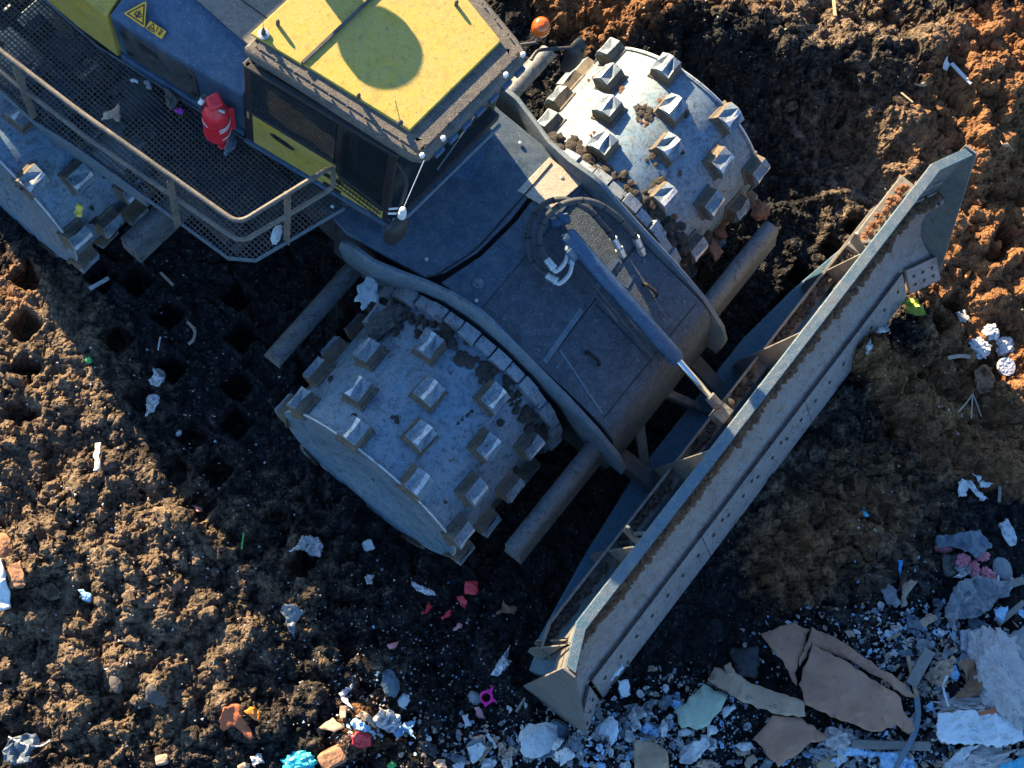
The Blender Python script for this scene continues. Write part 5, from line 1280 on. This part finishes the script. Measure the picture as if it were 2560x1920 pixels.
sheet('tissue', [(722, 1382), (745, 1362), (755, 1342), (795, 1345), (808, 1370), (800, 1395), (775, 1392), (760, 1378), (745, 1378)], 'white_cloth', 'crumpled white tissue left of the shaded front drum', 'tissue', .035, 16, .03, dens=.016)
lump('foam_cube', 920, 1365, .055, .055, .04, 'plaster', 'mouldy pale cube below the shaded front drum', 'foam cube', .4, .2, sub=3, boxy=True)
sheet('white_curl', [(910, 1445), (918, 1437), (936, 1440), (928, 1450), (930, 1462), (916, 1463)], 'white_plastic', 'white curled plastic chip below the mouldy cube', 'plastic chip', .01, 15, .04, dens=.015)
sheet('foil_wrapper', [(1027, 1445), (1040, 1462), (1075, 1475), (1090, 1490), (1070, 1490), (1040, 1480), (1028, 1465)], 'foil', 'glinting torn foil wrapper left of the red scraps', 'wrapper', .03, 20, .03, dens=.014)
sheet('foil_wrapper', [(1225, 1690), (1245, 1655), (1262, 1630), (1272, 1612), (1268, 1650), (1278, 1655), (1245, 1690)], 'foil', 'long foil wrapper left of the blade end', 'wrapper', .03, 20, .03, dens=.014)
sheet('dry_leaf', [(1238, 1538), (1252, 1520), (1256, 1500), (1266, 1515), (1290, 1520), (1285, 1535), (1262, 1535)], 'kraft_brown', 'dry brown leaf between the red square and the blade', 'leaf', .02, 9, .035, dens=.02)
sheet('grey_bag', [(700, 1530), (712, 1510), (735, 1512), (760, 1530), (740, 1560), (735, 1600), (722, 1575), (715, 1545)], 'strap_grey', 'dark muddy plastic bag pressed into the soil, left of centre', 'plastic bag', .02, 12, .02, dens=.02)
sheet('white_bag', [(932, 1800), (950, 1772), (975, 1778), (1000, 1790), (1000, 1815), (985, 1835), (965, 1830), (938, 1815)], 'white_cloth', 'crumpled white plastic bag in the lower centre', 'plastic bag', .045, 13, .05, dens=.016)
sheet('white_wrapper', [(1000, 1815), (1022, 1803), (1040, 1802), (1028, 1825), (1038, 1850), (1012, 1830), (995, 1848), (980, 1835)], 'blue_pack', 'blue and white wrapper hooked to the crumpled white bag', 'wrapper', .02, 14, .05, dens=.016)
sheet('crisp_packet', [(876, 1840), (895, 1828), (925, 1838), (925, 1868), (900, 1872), (878, 1862)], 'red_litter', 'shiny red snack packet in the lower centre', 'packet', .02, 11, .05, dens=.02)
sheet('blue_wrapper', [(875, 1808), (890, 1795), (918, 1815), (940, 1838), (905, 1828), (884, 1825)], 'blue_pack', 'blue wrapper above the red snack packet', 'wrapper', .03, 14, .05, dens=.018)
sheet('brown_peel', [(888, 1790), (905, 1778), (925, 1790), (942, 1822), (930, 1818), (905, 1800)], 'rag_tan', 'dark striped wrapper between the blue wrapper and the white bag', 'wrapper', .02, 12, .07, dens=.02)
sheet('white_strip', [(846, 1735), (880, 1710), (882, 1718), (862, 1740), (885, 1775), (880, 1775), (855, 1755)], 'foil', 'thin forked strip of silvery film above the blue wrapper', 'film', .02, 14, .04, dens=.018)
sheet('cardboard_piece', [(797, 1820), (832, 1795), (850, 1810), (862, 1818), (835, 1832)], 'cardboard_pale', 'flat tan cardboard triangle left of the red packet', 'cardboard', .004, 5, .05, .008)
sheet('cardboard_piece', [(850, 1766), (866, 1766), (864, 1796), (850, 1798)], 'cardboard_pale', 'small upright tan cardboard tab above the flat triangle', 'cardboard', .004, 5, .06, .008)
lump('brick_lump', 835, 1892, .15, .09, .06, 'brick_lump', 'orange brown block of brick at the bottom edge', 'brick', .5, .18, boxy=True)
lump('cyan_bag', 748, 1908, .13, .09, .06, 'cyan_bag', 'bright cyan plastic bag at the bottom edge', 'plastic bag', .2, .35, sub=4, fs=3)
sheet('white_card', [(626, 1892), (654, 1885), (662, 1908), (632, 1916)], 'white_plastic', 'white card with faint print at the bottom edge', 'card', .003, 5, .05, .004)
sheet('paper_scrap', [(594, 1915), (610, 1906), (626, 1910), (622, 1925), (594, 1925)], 'cardboard_pale', 'cream paper corner at the bottom edge', 'paper', .003, 5, .05, .004)
sheet('terracotta_shard', [(549, 1800), (560, 1770), (580, 1762), (600, 1762), (603, 1790), (620, 1815), (636, 1845), (625, 1850), (600, 1828), (580, 1815), (560, 1828), (552, 1822)], 'terracotta', 'curved terracotta pot shard in the lower left', 'pot shard', .012, 5, .06, .012, dens=.025)
sheet('orange_shard', [(606, 1780), (625, 1768), (648, 1775), (650, 1805), (635, 1800), (622, 1788)], 'orange_litter', 'bright orange shard beside the terracotta shard', 'plastic shard', .01, 7, .05, .008)
sheet('white_bucket_side', [(-20, 1385), (0, 1396), (16, 1430), (30, 1495), (33, 1520), (0, 1535), (-25, 1540)], 'tile_white', 'pale blue bowed plastic board at the left edge', 'board', .004, 3, .10, .02)
lump('rusty_box', 42, 1440, .07, .11, .06, 'brick_lump', 'rusty brown box beside the pale board at the left edge', 'box', .2, .3, boxy=True)
lump('brown_mound', 5, 1370, .10, .12, .08, 'brick_lump', 'smooth brown lump at the left edge above the pale board', 'lump', .2, .2)
sheet('blue_white_carton', [(196, 1476), (210, 1475), (232, 1490), (228, 1508), (208, 1502)], 'blue_pack', 'small blue and white carton on lit soil, lower left', 'carton', .01, 9, .05)
lump('brown_bottle', 290, 1708, .05, .085, .035, 'bark', 'dull oval brown bottle in the lower left', 'bottle', .3, .12)
lump('tin_can', 405, 1900, .06, .05, .05, 'rag_tan', 'dusty upright tin can at the bottom edge, lower left', 'tin can', .2, .1, boxy=True)
sheet('dark_slate', [(368, 1718), (380, 1710), (420, 1745), (415, 1770), (362, 1752)], 'bark', 'dark flat slate piece in the lower left', 'slate', .004, 5, .06, .012)
sheet('grey_liner', [(10, 1880), (30, 1850), (60, 1840), (95, 1835), (105, 1860), (80, 1880), (85, 1905), (40, 1915), (12, 1900)], 'strap_grey', 'crumpled dark purple liner in the lower left corner', 'plastic liner', .04, 9, .05, dens=.03)
stick('white_wire', [(22, 1842), (60, 1860), (100, 1865), (125, 1850)], .012, .008, 'white_plastic', 'curved white wire over the liner in the lower left corner', 'wire', .12)
sheet('pale_tissue', [(372, 955), (385, 942), (385, 925), (400, 925), (415, 938), (412, 960), (395, 972), (380, 968)], 'white_cloth', 'muddy white glove like rag on dark soil left of the blade drums', 'rag', .03, 14, .03, dens=.016)
sheet('pale_tissue', [(366, 1000), (375, 992), (398, 992), (400, 1010), (388, 1030), (365, 1045), (368, 1020)], 'white_cloth', 'pale crumpled paper just below the muddy white rag', 'paper', .03, 14, .03, dens=.016)
stick('pale_lath', [(224, 722), (272, 695)], .035, .012, 'white_plastic', 'short white lath on dark soil, upper left', 'lath', .03)
stick('bent_strip', [(402, 682), (420, 700), (432, 712)], .025, .006, 'rag_tan', 'tattered pale strip right of the short white lath', 'strip', .03)
stick('bent_strip', [(468, 805), (486, 825), (484, 848), (472, 860)], .025, .006, 'rag_tan', 'curved pale strip on dark soil below the walkway', 'strip', .03)
stick('thin_strip', [(401, 842), (395, 875)], .014, .006, 'white_plastic', 'thin white sliver left of the curved pale strip', 'strip', .03)
sheet('white_band', [(235, 1180), (240, 1112), (254, 1110), (252, 1150), (248, 1180)], 'plaster', 'upright pale board with round holes on lit soil at left', 'board', .004, 5, .05, .01)
lump('green_bit', 222, 901, .03, .025, .02, 'green_bit', 'small green leafy bit at the edge of the lit soil', 'leaf bit', 0, .4)
lump('white_stone', 445, 1082, .03, .03, .02, 'white_plastic', 'tiny white pebble of plastic on dark soil', 'pebble', 0, .3)
sheet('pink_scrap', [(482, 1265), (500, 1268), (508, 1280), (492, 1280)], 'pink_litter', 'tiny pink scrap on dark soil, left of centre', 'scrap', .005, 12, .03)
stick('green_stick', [(609, 1335), (606, 1355), (604, 1372)], .014, .01, 'green_bit', 'thin green and blue pen on dark soil', 'pen', .04)
sheet('pink_paper', [(966, 1613), (985, 1608), (998, 1603), (990, 1618), (972, 1624)], 'pink_litter', 'pale pink candy wrapper on dark soil, lower centre', 'wrapper', .008, 12, .04)
lump('dark_cloth', 975, 1708, .07, .11, .04, 'stone_blue', 'dark blue green cloth bundle in the lower centre', 'cloth', .2, .3)
lump('crumpled_cup', 1009, 1751, .045, .055, .03, 'plaster', 'small crushed pale cup above the white bag', 'cup', -.4, .3)
lump('tan_stone', 1185, 1745, .05, .06, .04, 'stone_grey', 'grey brown stone left of the pink ring', 'stone', .3, .25)
sheet('pink_scrap', [(1182, 1770), (1195, 1768), (1208, 1795), (1196, 1797)], 'pink_litter', 'pinkish red scrap left below the pink ring', 'scrap', .006, 10, .04)
sheet('grey_rag', [(1153, 1790), (1170, 1785), (1178, 1815), (1160, 1822)], 'plaster', 'light grey slip of plastic below the grey brown stone', 'plastic piece', .006, 10, .04)
lump('black_cloth', 1072, 1870, .09, .05, .03, 'black_sheet', 'dark crumpled film on brown soil, bottom centre', 'film', -.6, .3)
sheet('green_tip', [(966, 1915), (985, 1905), (992, 1915), (972, 1925)], 'green_bit', 'tiny bright green tag at the bottom edge', 'tag', .004, 10, .04)
# --- right edge
def disc(px, py, r, label, name='metal_disc'):
    p = G(px, py, .05); m = MB(); ax = Vector((.1, -.15, 1)).normalized()
    m.mat('tile_white').lathe(p, ax, [(r*.9, 0), (r*.9, .012), (r*.12, .012), (r*.1, .02), (.001, .02)], 28)
    m.mat('foil').lathe(p, ax, [(r*.9, -.01), (r, -.01), (r, .028), (r*.9, .028)], 28)
    return tag(m.build(name, None, None, loc=p, smooth=40), label, 'lid')
disc(2514, 917, .085, 'round white pot lid with a hole in the centre at the right edge')
lump('rag_bundle', 2446, 872, .10, .09, .05, 'white_cloth', 'dirty white cloth ball left of the pot lid, lowest of its cluster', 'cloth', 0, .5, sub=4, fs=3, group='dirty cloth balls at the right')
lump('rag_bundle', 2508, 868, .09, .08, .05, 'white_cloth', 'dirty white cloth ball directly above the pot lid', 'cloth', .5, .5, sub=4, fs=3, group='dirty cloth balls at the right')
lump('rag_bundle', 2476, 832, .07, .07, .045, 'white_cloth', 'dirty white cloth ball, uppermost of its cluster', 'cloth', .9, .5, sub=4, fs=3, group='dirty cloth balls at the right')
stick('root_strand', [(2370, 895), (2400, 890), (2425, 893)], .035, .02, 'rag_tan', 'pale twisted strand left of the cloth balls', 'strand', .05)
sheet('leather_bag', [(2425, 935), (2445, 920), (2470, 925), (2478, 950), (2462, 985), (2440, 990), (2428, 970)], 'kraft_brown', 'brown leather bag with gathered strings below the cloth balls', 'bag', .04, 9, .06, dens=.022)
for i, (b_, la_) in enumerate((((2395, 1030), 'leftmost frayed string'), ((2428, 1045), 'middle frayed string'), ((2452, 1040), 'right frayed string'))):
    stick('frayed_string', [(2432, 985), ((2432+b_[0])/2, 1010), b_], .012, .008, 'rag_tan', la_ + ' trailing from the leather bag', 'string', .05)
sheet('leaf_wrapper', [(2240, 765), (2262, 752), (2285, 755), (2300, 775), (2308, 790), (2280, 795), (2262, 790), (2258, 775)], 'leaf_green', 'bright yellow green wrapper in front of the blade', 'wrapper', .03, 12, .05, dens=.02)
sheet('white_scrap', [(2182, 835), (2198, 815), (2216, 815), (2218, 832), (2195, 838)], 'white_cloth', 'white plastic scrap peeking out below the cutting edge', 'scrap', .02, 12, .04, dens=.02)
sheet('white_scrap', [(2155, 870), (2170, 850), (2175, 875), (2160, 892)], 'white_cloth', 'torn white film below the cutting edge, left of the other scrap', 'scrap', .02, 12, .04, dens=.02)
lump('orange_peel', 2418, 688, .05, .02, .015, 'orange_litter', 'small orange strip on the lit soil right of the blade', 'peel', .9, .2)
sheet('folded_rag', [(2378, 790), (2400, 782), (2418, 800), (2405, 812), (2390, 805)], 'stone_grey', 'grey folded rag above the cloth balls', 'rag', .02, 12, .05, dens=.02)
stick('pale_board', [(2378, 158), (2428, 210)], .035, .015, 'plaster', 'long pale splinter on the top right bank', 'splinter', .05)
sheet('white_chip', [(2352, 178), (2360, 148), (2370, 168), (2362, 182)], 'white_cloth', 'curved white chip left of the long pale splinter', 'chip', .01, 9, .05)
stick('wood_chip', [(2253, 232), (2282, 256)], .016, .012, 'wood', 'small tan twig on the bank right of the drum', 'twig', .05)
sheet('wood_shard', [(2495, 358), (2520, 368), (2530, 385), (2500, 372)], 'wood', 'pale wood shard on orange soil at the right', 'wood shard', .006, 8, .05, .01)
sheet('wood_shard', [(2282, 212), (2305, 210), (2312, 220), (2295, 222)], 'wood', 'flat pale wood shard in the hollow of the bank', 'wood shard', .004, 8, .05, .01)
stick('tan_stick', [(2084, 0), (2088, 40)], .03, .012, 'wood', 'yellowish stick at the top edge', 'stick', .05)
# --- things lying on the machine
sheet('cloth_scrap', [(255, 308), (265, 285), (283, 278), (300, 262), (302, 300), (298, 310), (280, 300)], 'rag_tan', 'pale torn cloth lying on the walkway grating', 'rag', .02, 12, .02, z=ZD+.02, dens=.02)
sheet('bark_scrap', [(412, 225), (425, 232), (440, 245), (452, 255), (440, 272), (425, 280), (414, 260)], 'bark', 'striped muddy wrapper on the walkway left of the extinguisher', 'wrapper', .025, 16, .02, z=ZD+.02, dens=.018)
for i, (x, y) in enumerate(((441, 276), (455, 282), (447, 288))):
    pass
sheet('purple_scrap', [(435, 275), (448, 271), (462, 278), (455, 288), (442, 284)], 'purple_bit', 'small purple scrap on the walkway beside the extinguisher', 'scrap', .008, 20, .012, z=ZD+.02, dens=.015)
sheet('grey_scrap', [(325, 203), (335, 199), (347, 203), (345, 212), (330, 208)], 'plaster', 'small pale scrap on the walkway by the service box', 'scrap', .008, 14, .012, z=ZD+.02, dens=.02)
sheet('grey_scrap', [(360, 204), (378, 203), (380, 225), (365, 222)], 'stone_grey', 'square grey scrap on the walkway by the service box', 'scrap', .008, 14, .012, z=ZD+.02, dens=.02)
sheet('grey_film', [(558, 385), (570, 345), (585, 335), (595, 355), (588, 375), (565, 392)], 'strap_grey', 'dark grey film on the walkway right of the extinguisher', 'film', .008, 10, .012, z=ZD+.02, dens=.02)
lump('crushed_bottle', 691, 587, .035, .08, .03, 'plaster', 'small crushed pale bottle at the walkway corner by the rail post', 'bottle', -.3, .3, z=ZD+.03, dz=0, sub=4)
lump('white_ball', 831, 516, .014, .014, .014, 'white_plastic', 'tiny white ball on the walkway rim under the cab', 'ball', 0, .1, z=ZD+.03, dz=0)
sheet('yellow_wrapper', [(186, 530), (192, 512), (205, 512), (211, 525), (205, 545), (192, 545)], 'yellow_bit', 'yellow and red wrapper stuck on the rear drum', 'wrapper', .02, 16, .01, z=1.50, dens=.015)
sheet('star_cloth', [(893, 716), (907, 708), (918, 690), (935, 700), (945, 712), (943, 730), (948, 745), (946, 762), (928, 755), (920, 765), (905, 778), (900, 755), (885, 755), (895, 738)], 'plaster', 'pale star shaped torn cloth hanging beside the rear scraper bar', 'cloth', .01, 7, .01, z=1.45, dens=.022)
lump('bark_chunk', 965, 800, .17, .085, .05, 'bark', 'long grooved chunk of bark wedged behind the shaded front drum', 'bark', .70, .5, z=1.52, dz=0, sub=4, fs=3)
sheet('wood_splinter', [(1770, 628), (1782, 595), (1790, 610), (1808, 630), (1800, 640), (1790, 655), (1782, 640)], 'kraft_brown', 'broken brown wood splinter beside the lit drum', 'splinter', .01, 9, .0, z=1.0, dens=.02, th=.02)
sheet('wood_splinter', [(1845, 500), (1850, 480), (1862, 480), (1872, 500), (1865, 515), (1855, 510)], 'wood', 'pale splinter above the lit drum front bar', 'splinter', .01, 9, .0, z=1.1, dens=.02, th=.02)
lump('mud_clump', 1900, 525, .08, .09, .06, 'dirt_cake', 'brown mud clump caked at the tip of the far scraper bar', 'mud clump', .3, .5, z=1.08, dz=0)

for kind, (mat_, la_, grp_, zones_, cnt_) in enumerate((
        ('white_cloth', 'crumpled pale plastic film tangled among the lower right litter', 'pale films in the lower right litter', ((1620, 1850, 160, 60), (2370, 1580, 120, 120), (2480, 1860, 80, 60), (2140, 1900, 180, 25), (1330, 1880, 120, 40)), 26),
        ('grey_film', 'crumpled grey see-through film tangled among the lower right litter', 'grey films in the lower right litter', ((1720, 1800, 200, 90), (2350, 1620, 140, 140), (2000, 1890, 240, 40)), 22),
        ('strap_grey', 'dark blue grey plastic sheet trodden into the lower right litter', 'dark sheets in the lower right litter', ((1650, 1800, 220, 100), (2360, 1640, 150, 150), (1300, 1870, 150, 50)), 22),
        ('rag_tan', 'brown torn paper crushed into the lower right litter', 'torn papers in the lower right litter', ((1750, 1860, 250, 60), (2350, 1660, 130, 110), (1250, 1880, 200, 40)), 16),
        ('blue_pack', 'creased light blue wrapper among the lower right litter', 'blue wrappers in the lower right litter', ((1600, 1830, 150, 80), (2420, 1600, 100, 150), (2120, 1895, 120, 25)), 14))):
    rr = random.Random(300 + kind)
    for k in range(cnt_):
        zx, zy, sx, sy = zones_[rr.randrange(len(zones_))]; px = min(max(rr.gauss(zx, sx*.6), 8), 2550); py = min(max(rr.gauss(zy, sy*.6), 8), 1912)
        n = rr.randrange(6, 10); a0 = rr.random()*6.28; R1 = rr.uniform(14, 38); el = rr.uniform(.35, .9); pts = []
        for i in range(n):
            a = 2*math.pi*i/n; q_ = R1*rr.uniform(.45, 1.); x, y = math.cos(a)*q_, math.sin(a)*q_*el; pts.append((px + x*math.cos(a0) - y*math.sin(a0), py + x*math.sin(a0) + y*math.cos(a0)))
        sheet('crumpled_film' if kind < 2 else 'torn_wrapper', pts, mat_, la_, 'litter', .022, rr.uniform(12, 20), rr.uniform(.015, .05), .003, dens=.016, group=grp_, seed=k*1.7+kind)
# countless pale scraps through the pile: copies of a few shapes
protos = []
for k in range(7):
    rr = random.Random(50+k); n = rr.randrange(4, 7); pts = []
    for i in range(n):
        a = 2*math.pi*i/n + rr.uniform(-.3, .3); r = rr.uniform(.5, 1.); pts.append(Vector((math.cos(a)*r, math.sin(a)*r*rr.uniform(.35, .9), rr.uniform(-.25, .25))))
    c = Vector((0, 0, .25)); me = bpy.data.meshes.new('scrap'); vs = pts + [c] + [p - Vector((0, 0, .12)) for p in pts]
    fs = [(i, (i+1) % n, n) for i in range(n)] + [(n+1+i, n+1+(i+1) % n, (i+1) % n, i) for i in range(n)] + [tuple(n+1+i for i in range(n-1, -1, -1))]
    me.from_pydata([tuple(v) for v in vs], [], fs); protos.append(me)
spec = [('tile_white', 'pale scrap of plastic or board strewn through the litter at the lower right', 'scrap', 'pale scraps through the lower right litter', 90, [(1590, 1800, 120, 90), (1700, 1830, 160, 70), (2200, 1590, 130, 60), (1350, 1860, 130, 50), (2000, 1620, 160, 90), (2330, 1560, 120, 60), (1500, 1700, 60, 60), (2450, 1480, 90, 60)], (.014, .05)),
        ('stone_grey', 'dull grey scrap strewn through the litter at the lower right', 'scrap', 'dull scraps through the lower right litter', 55, [(1700, 1780, 300, 120), (2300, 1700, 200, 180), (1300, 1850, 200, 60)], (.015, .06)),
        ('blue_pack', 'small bluish scrap strewn through the litter at the lower right', 'scrap', 'bluish scraps through the lower right litter', 30, [(1600, 1800, 160, 90), (2300, 1620, 160, 120), (2000, 1850, 200, 60)], (.012, .045)),
        ('rag_tan', 'small tan scrap strewn over the left half of the ground', 'scrap', 'tan scraps on the left ground', 30, [(300, 1500, 300, 350), (900, 1600, 250, 200), (400, 900, 250, 250)], (.012, .035)),
        ('white_plastic', 'tiny white chip scattered over the soil on the left half', 'chip', 'white chips on the left ground', 35, [(400, 1100, 350, 400), (900, 1650, 300, 200), (250, 1600, 250, 300), (1000, 1500, 150, 120)], (.008, .02)),
        ('kraft_brown', 'brown splinter or leaf bit scattered over the soil on the left half', 'splinter', 'brown bits on the left ground', 20, [(900, 1500, 300, 250), (450, 1100, 300, 400)], (.012, .035)),
        ('foam_green', 'pale straw coloured chip on the soil of the right half', 'chip', 'pale chips on the right ground', 20, [(2300, 500, 250, 400), (2200, 1300, 250, 150), (1800, 80, 350, 80)], (.008, .022))]
for mat, la_, cat_, grp, cnt, zones, (r0, r1) in spec:
    rr = random.Random(hash(mat) % 1000 if False else sum(map(ord, mat)))
    ms_ = []
    for me in protos:
        c = me.copy(); c.materials.append(MATS[mat]); ms_.append(c)
    for k in range(cnt):
        zx, zy, sx, sy = zones[rr.randrange(len(zones))]
        px = min(max(rr.gauss(zx, sx*.55), 3), 2555); py = min(max(rr.gauss(zy, sy*.55), 3), 1915)
        p = G(px, py, .015); s = r0 + (r1-r0)*rr.random()**2
        o = bpy.data.objects.new('scrap', ms_[rr.randrange(len(ms_))]); COL.objects.link(o)
        o.location = p; o.scale = (s, s, s*rr.uniform(.4, 1)); o.rotation_euler = (rr.uniform(-.5, .5), rr.uniform(-.5, .5), rr.uniform(0, 6.28)); tag(o, la_, cat_, grp)

hp = MB(); rr = random.Random(77)
for (zx, zy, sx, sy, cnt, s0_, s1_, mats_) in ((1560, 1840, 190, 75, 520, .012, .055, 'wbktgwg'), (1720, 1730, 120, 60, 160, .012, .05, 'kwbtg'), (2080, 1600, 170, 70, 200, .010, .035, 'wkgtk'), (2340, 1600, 170, 90, 420, .014, .06, 'wbkgtwk'), (2430, 1800, 130, 110, 420, .016, .065, 'wwbkgt'), (2150, 1880, 230, 45, 420, .016, .06, 'wbkgtk'), (1230, 1860, 170, 60, 260, .010, .04, 'wktgb'), (930, 1820, 120, 60, 110, .010, .035, 'wtbk'), (2330, 1700, 80, 60, 160, .015, .05, 'tkgt')):
    for k in range(cnt):
        p = G(min(max(rr.gauss(zx, sx*.6), 0), 2575), min(max(rr.gauss(zy, sy*.6), 0), 1935), .004); s_ = s0_ + (s1_-s0_)*rr.random()**1.8
        hp.mat({'w': 'white_plastic', 'b': 'blue_pack', 'g': 'stone_grey', 't': 'rag_tan', 'k': 'black_sheet'}[rr.choice(mats_)])
        n = rr.randrange(5, 8); a0 = rr.random()*6.28; el = rr.uniform(.25, 1); ca0, sa0 = math.cos(a0), math.sin(a0); ring = []; ring2 = []
        tx, ty = rr.uniform(-.6, .6), rr.uniform(-.6, .6)
        for i in range(n):
            a = 2*math.pi*i/n + rr.uniform(-.3, .3)
            for (lst, q_, zz_) in ((ring, rr.uniform(.6, 1.), 0), (ring2, rr.uniform(.25, .5), rr.uniform(-.1, .5))):
                x, y = math.cos(a)*q_*s_, math.sin(a)*q_*s_*el; lst.append(p + Vector((x*ca0 - y*sa0, x*sa0 + y*ca0, zz_*s_*.5 + tx*x + ty*y + s_*.15)))
        c = p + Vector((0, 0, s_*rr.uniform(0, .3))); o_ = [q_ - Vector((0, 0, .004)) for q_ in ring]
        vs = ring + ring2 + [c] + o_; fs = []
        for i in range(n):
            j = (i+1) % n; fs += [(i, j, n+i), (j, n+j, n+i), (n+i, n+j, 2*n), (2*n+1+j, 2*n+1+i, 2*n), (i, 2*n+1+i, 2*n+1+j), (i, 2*n+1+j, j)]
        hp.add(vs, fs)
ho_ = hp.build('litter_heap', None, None, smooth=0); ho_['kind'] = 'stuff'; ho_['label'] = 'dense mass of torn plastic, film and paper too many to count'
fl = MB()
for (zx, zy, sx, sy, cnt, mats_) in ((1650, 1830, 300, 90, 1300, 'wbwgwtg'), (2300, 1680, 230, 200, 1300, 'wbgtwg'), (2150, 1620, 200, 60, 260, 'wwb'), (400, 1300, 350, 450, 420, 'wtw'), (1000, 1680, 300, 200, 650, 'wtgbt'), (2300, 1000, 220, 200, 90, 'wt'), (1900, 150, 500, 200, 120, 'tt')):
    rr = random.Random(zx)
    for k in range(cnt):
        p = G(min(max(rr.gauss(zx, sx*.6), 2), 2556), min(max(rr.gauss(zy, sy*.6), 2), 1917), .008); s_ = .004 + .018*rr.random()**2.2; a = rr.random()*6.28
        fl.mat({'w': 'white_plastic', 'b': 'blue_pack', 'g': 'stone_grey', 't': 'rag_tan'}[rr.choice(mats_)])
        e = [p + Vector((math.cos(a+i*2.1)*s_*rr.uniform(.5, 1), math.sin(a+i*2.1)*s_*rr.uniform(.5, 1), rr.uniform(-.004, .006))) for i in range(3)]
        t_ = p + Vector((0, 0, .007)); fl.add(e + [t_], [(0, 1, 3), (1, 2, 3), (2, 0, 3), (2, 1, 0)])
fo_ = fl.build('litter_flecks', None, None, smooth=0); fo_['kind'] = 'stuff'; fo_['label'] = 'countless tiny flecks of litter over the soil'

# ================================================================== LIGHT
world = bpy.data.worlds.new("World"); scene.world = world; world.use_nodes = True
wt = world.node_tree; wt.nodes.clear()
sky = wt.nodes.new('ShaderNodeTexSky'); sky.sky_type = 'NISHITA'; sky.sun_disc = False
sky.sun_elevation = SUN_EL; sky.sun_rotation = math.atan2(-math.cos(SUN_AZ), -math.sin(SUN_AZ)); sky.dust_density = .6; sky.ozone_density = 1.6
bg = wt.nodes.new('ShaderNodeBackground'); bg.inputs[1].default_value = .075
wo = wt.nodes.new('ShaderNodeOutputWorld'); tint = wt.nodes.new('ShaderNodeMix'); tint.data_type = 'RGBA'; tint.blend_type = 'MULTIPLY'; tint.inputs[0].default_value = 1; tint.inputs[7].default_value = (.62, .87, 1.14, 1)
wt.links.new(sky.outputs[0], tint.inputs[6]); wt.links.new(tint.outputs[2], bg.inputs[0]); wt.links.new(bg.outputs[0], wo.inputs[0])
sl = bpy.data.lights.new('sun', 'SUN'); sl.energy = 5.0; sl.angle = R_(.5); sl.color = (1, .75, .44)
so = bpy.data.objects.new('sun', sl); COL.objects.link(so)
d = Vector((math.cos(SUN_AZ)*math.cos(SUN_EL), math.sin(SUN_AZ)*math.cos(SUN_EL), -math.sin(SUN_EL)))
so.rotation_euler = d.to_track_quat('-Z', 'Y').to_euler(); so.location = (-6, 12, 9)
scene.view_settings.view_transform = 'Standard'; scene.view_settings.look = 'None'
scene.view_settings.exposure = 2.25; scene.view_settings.gamma = 1
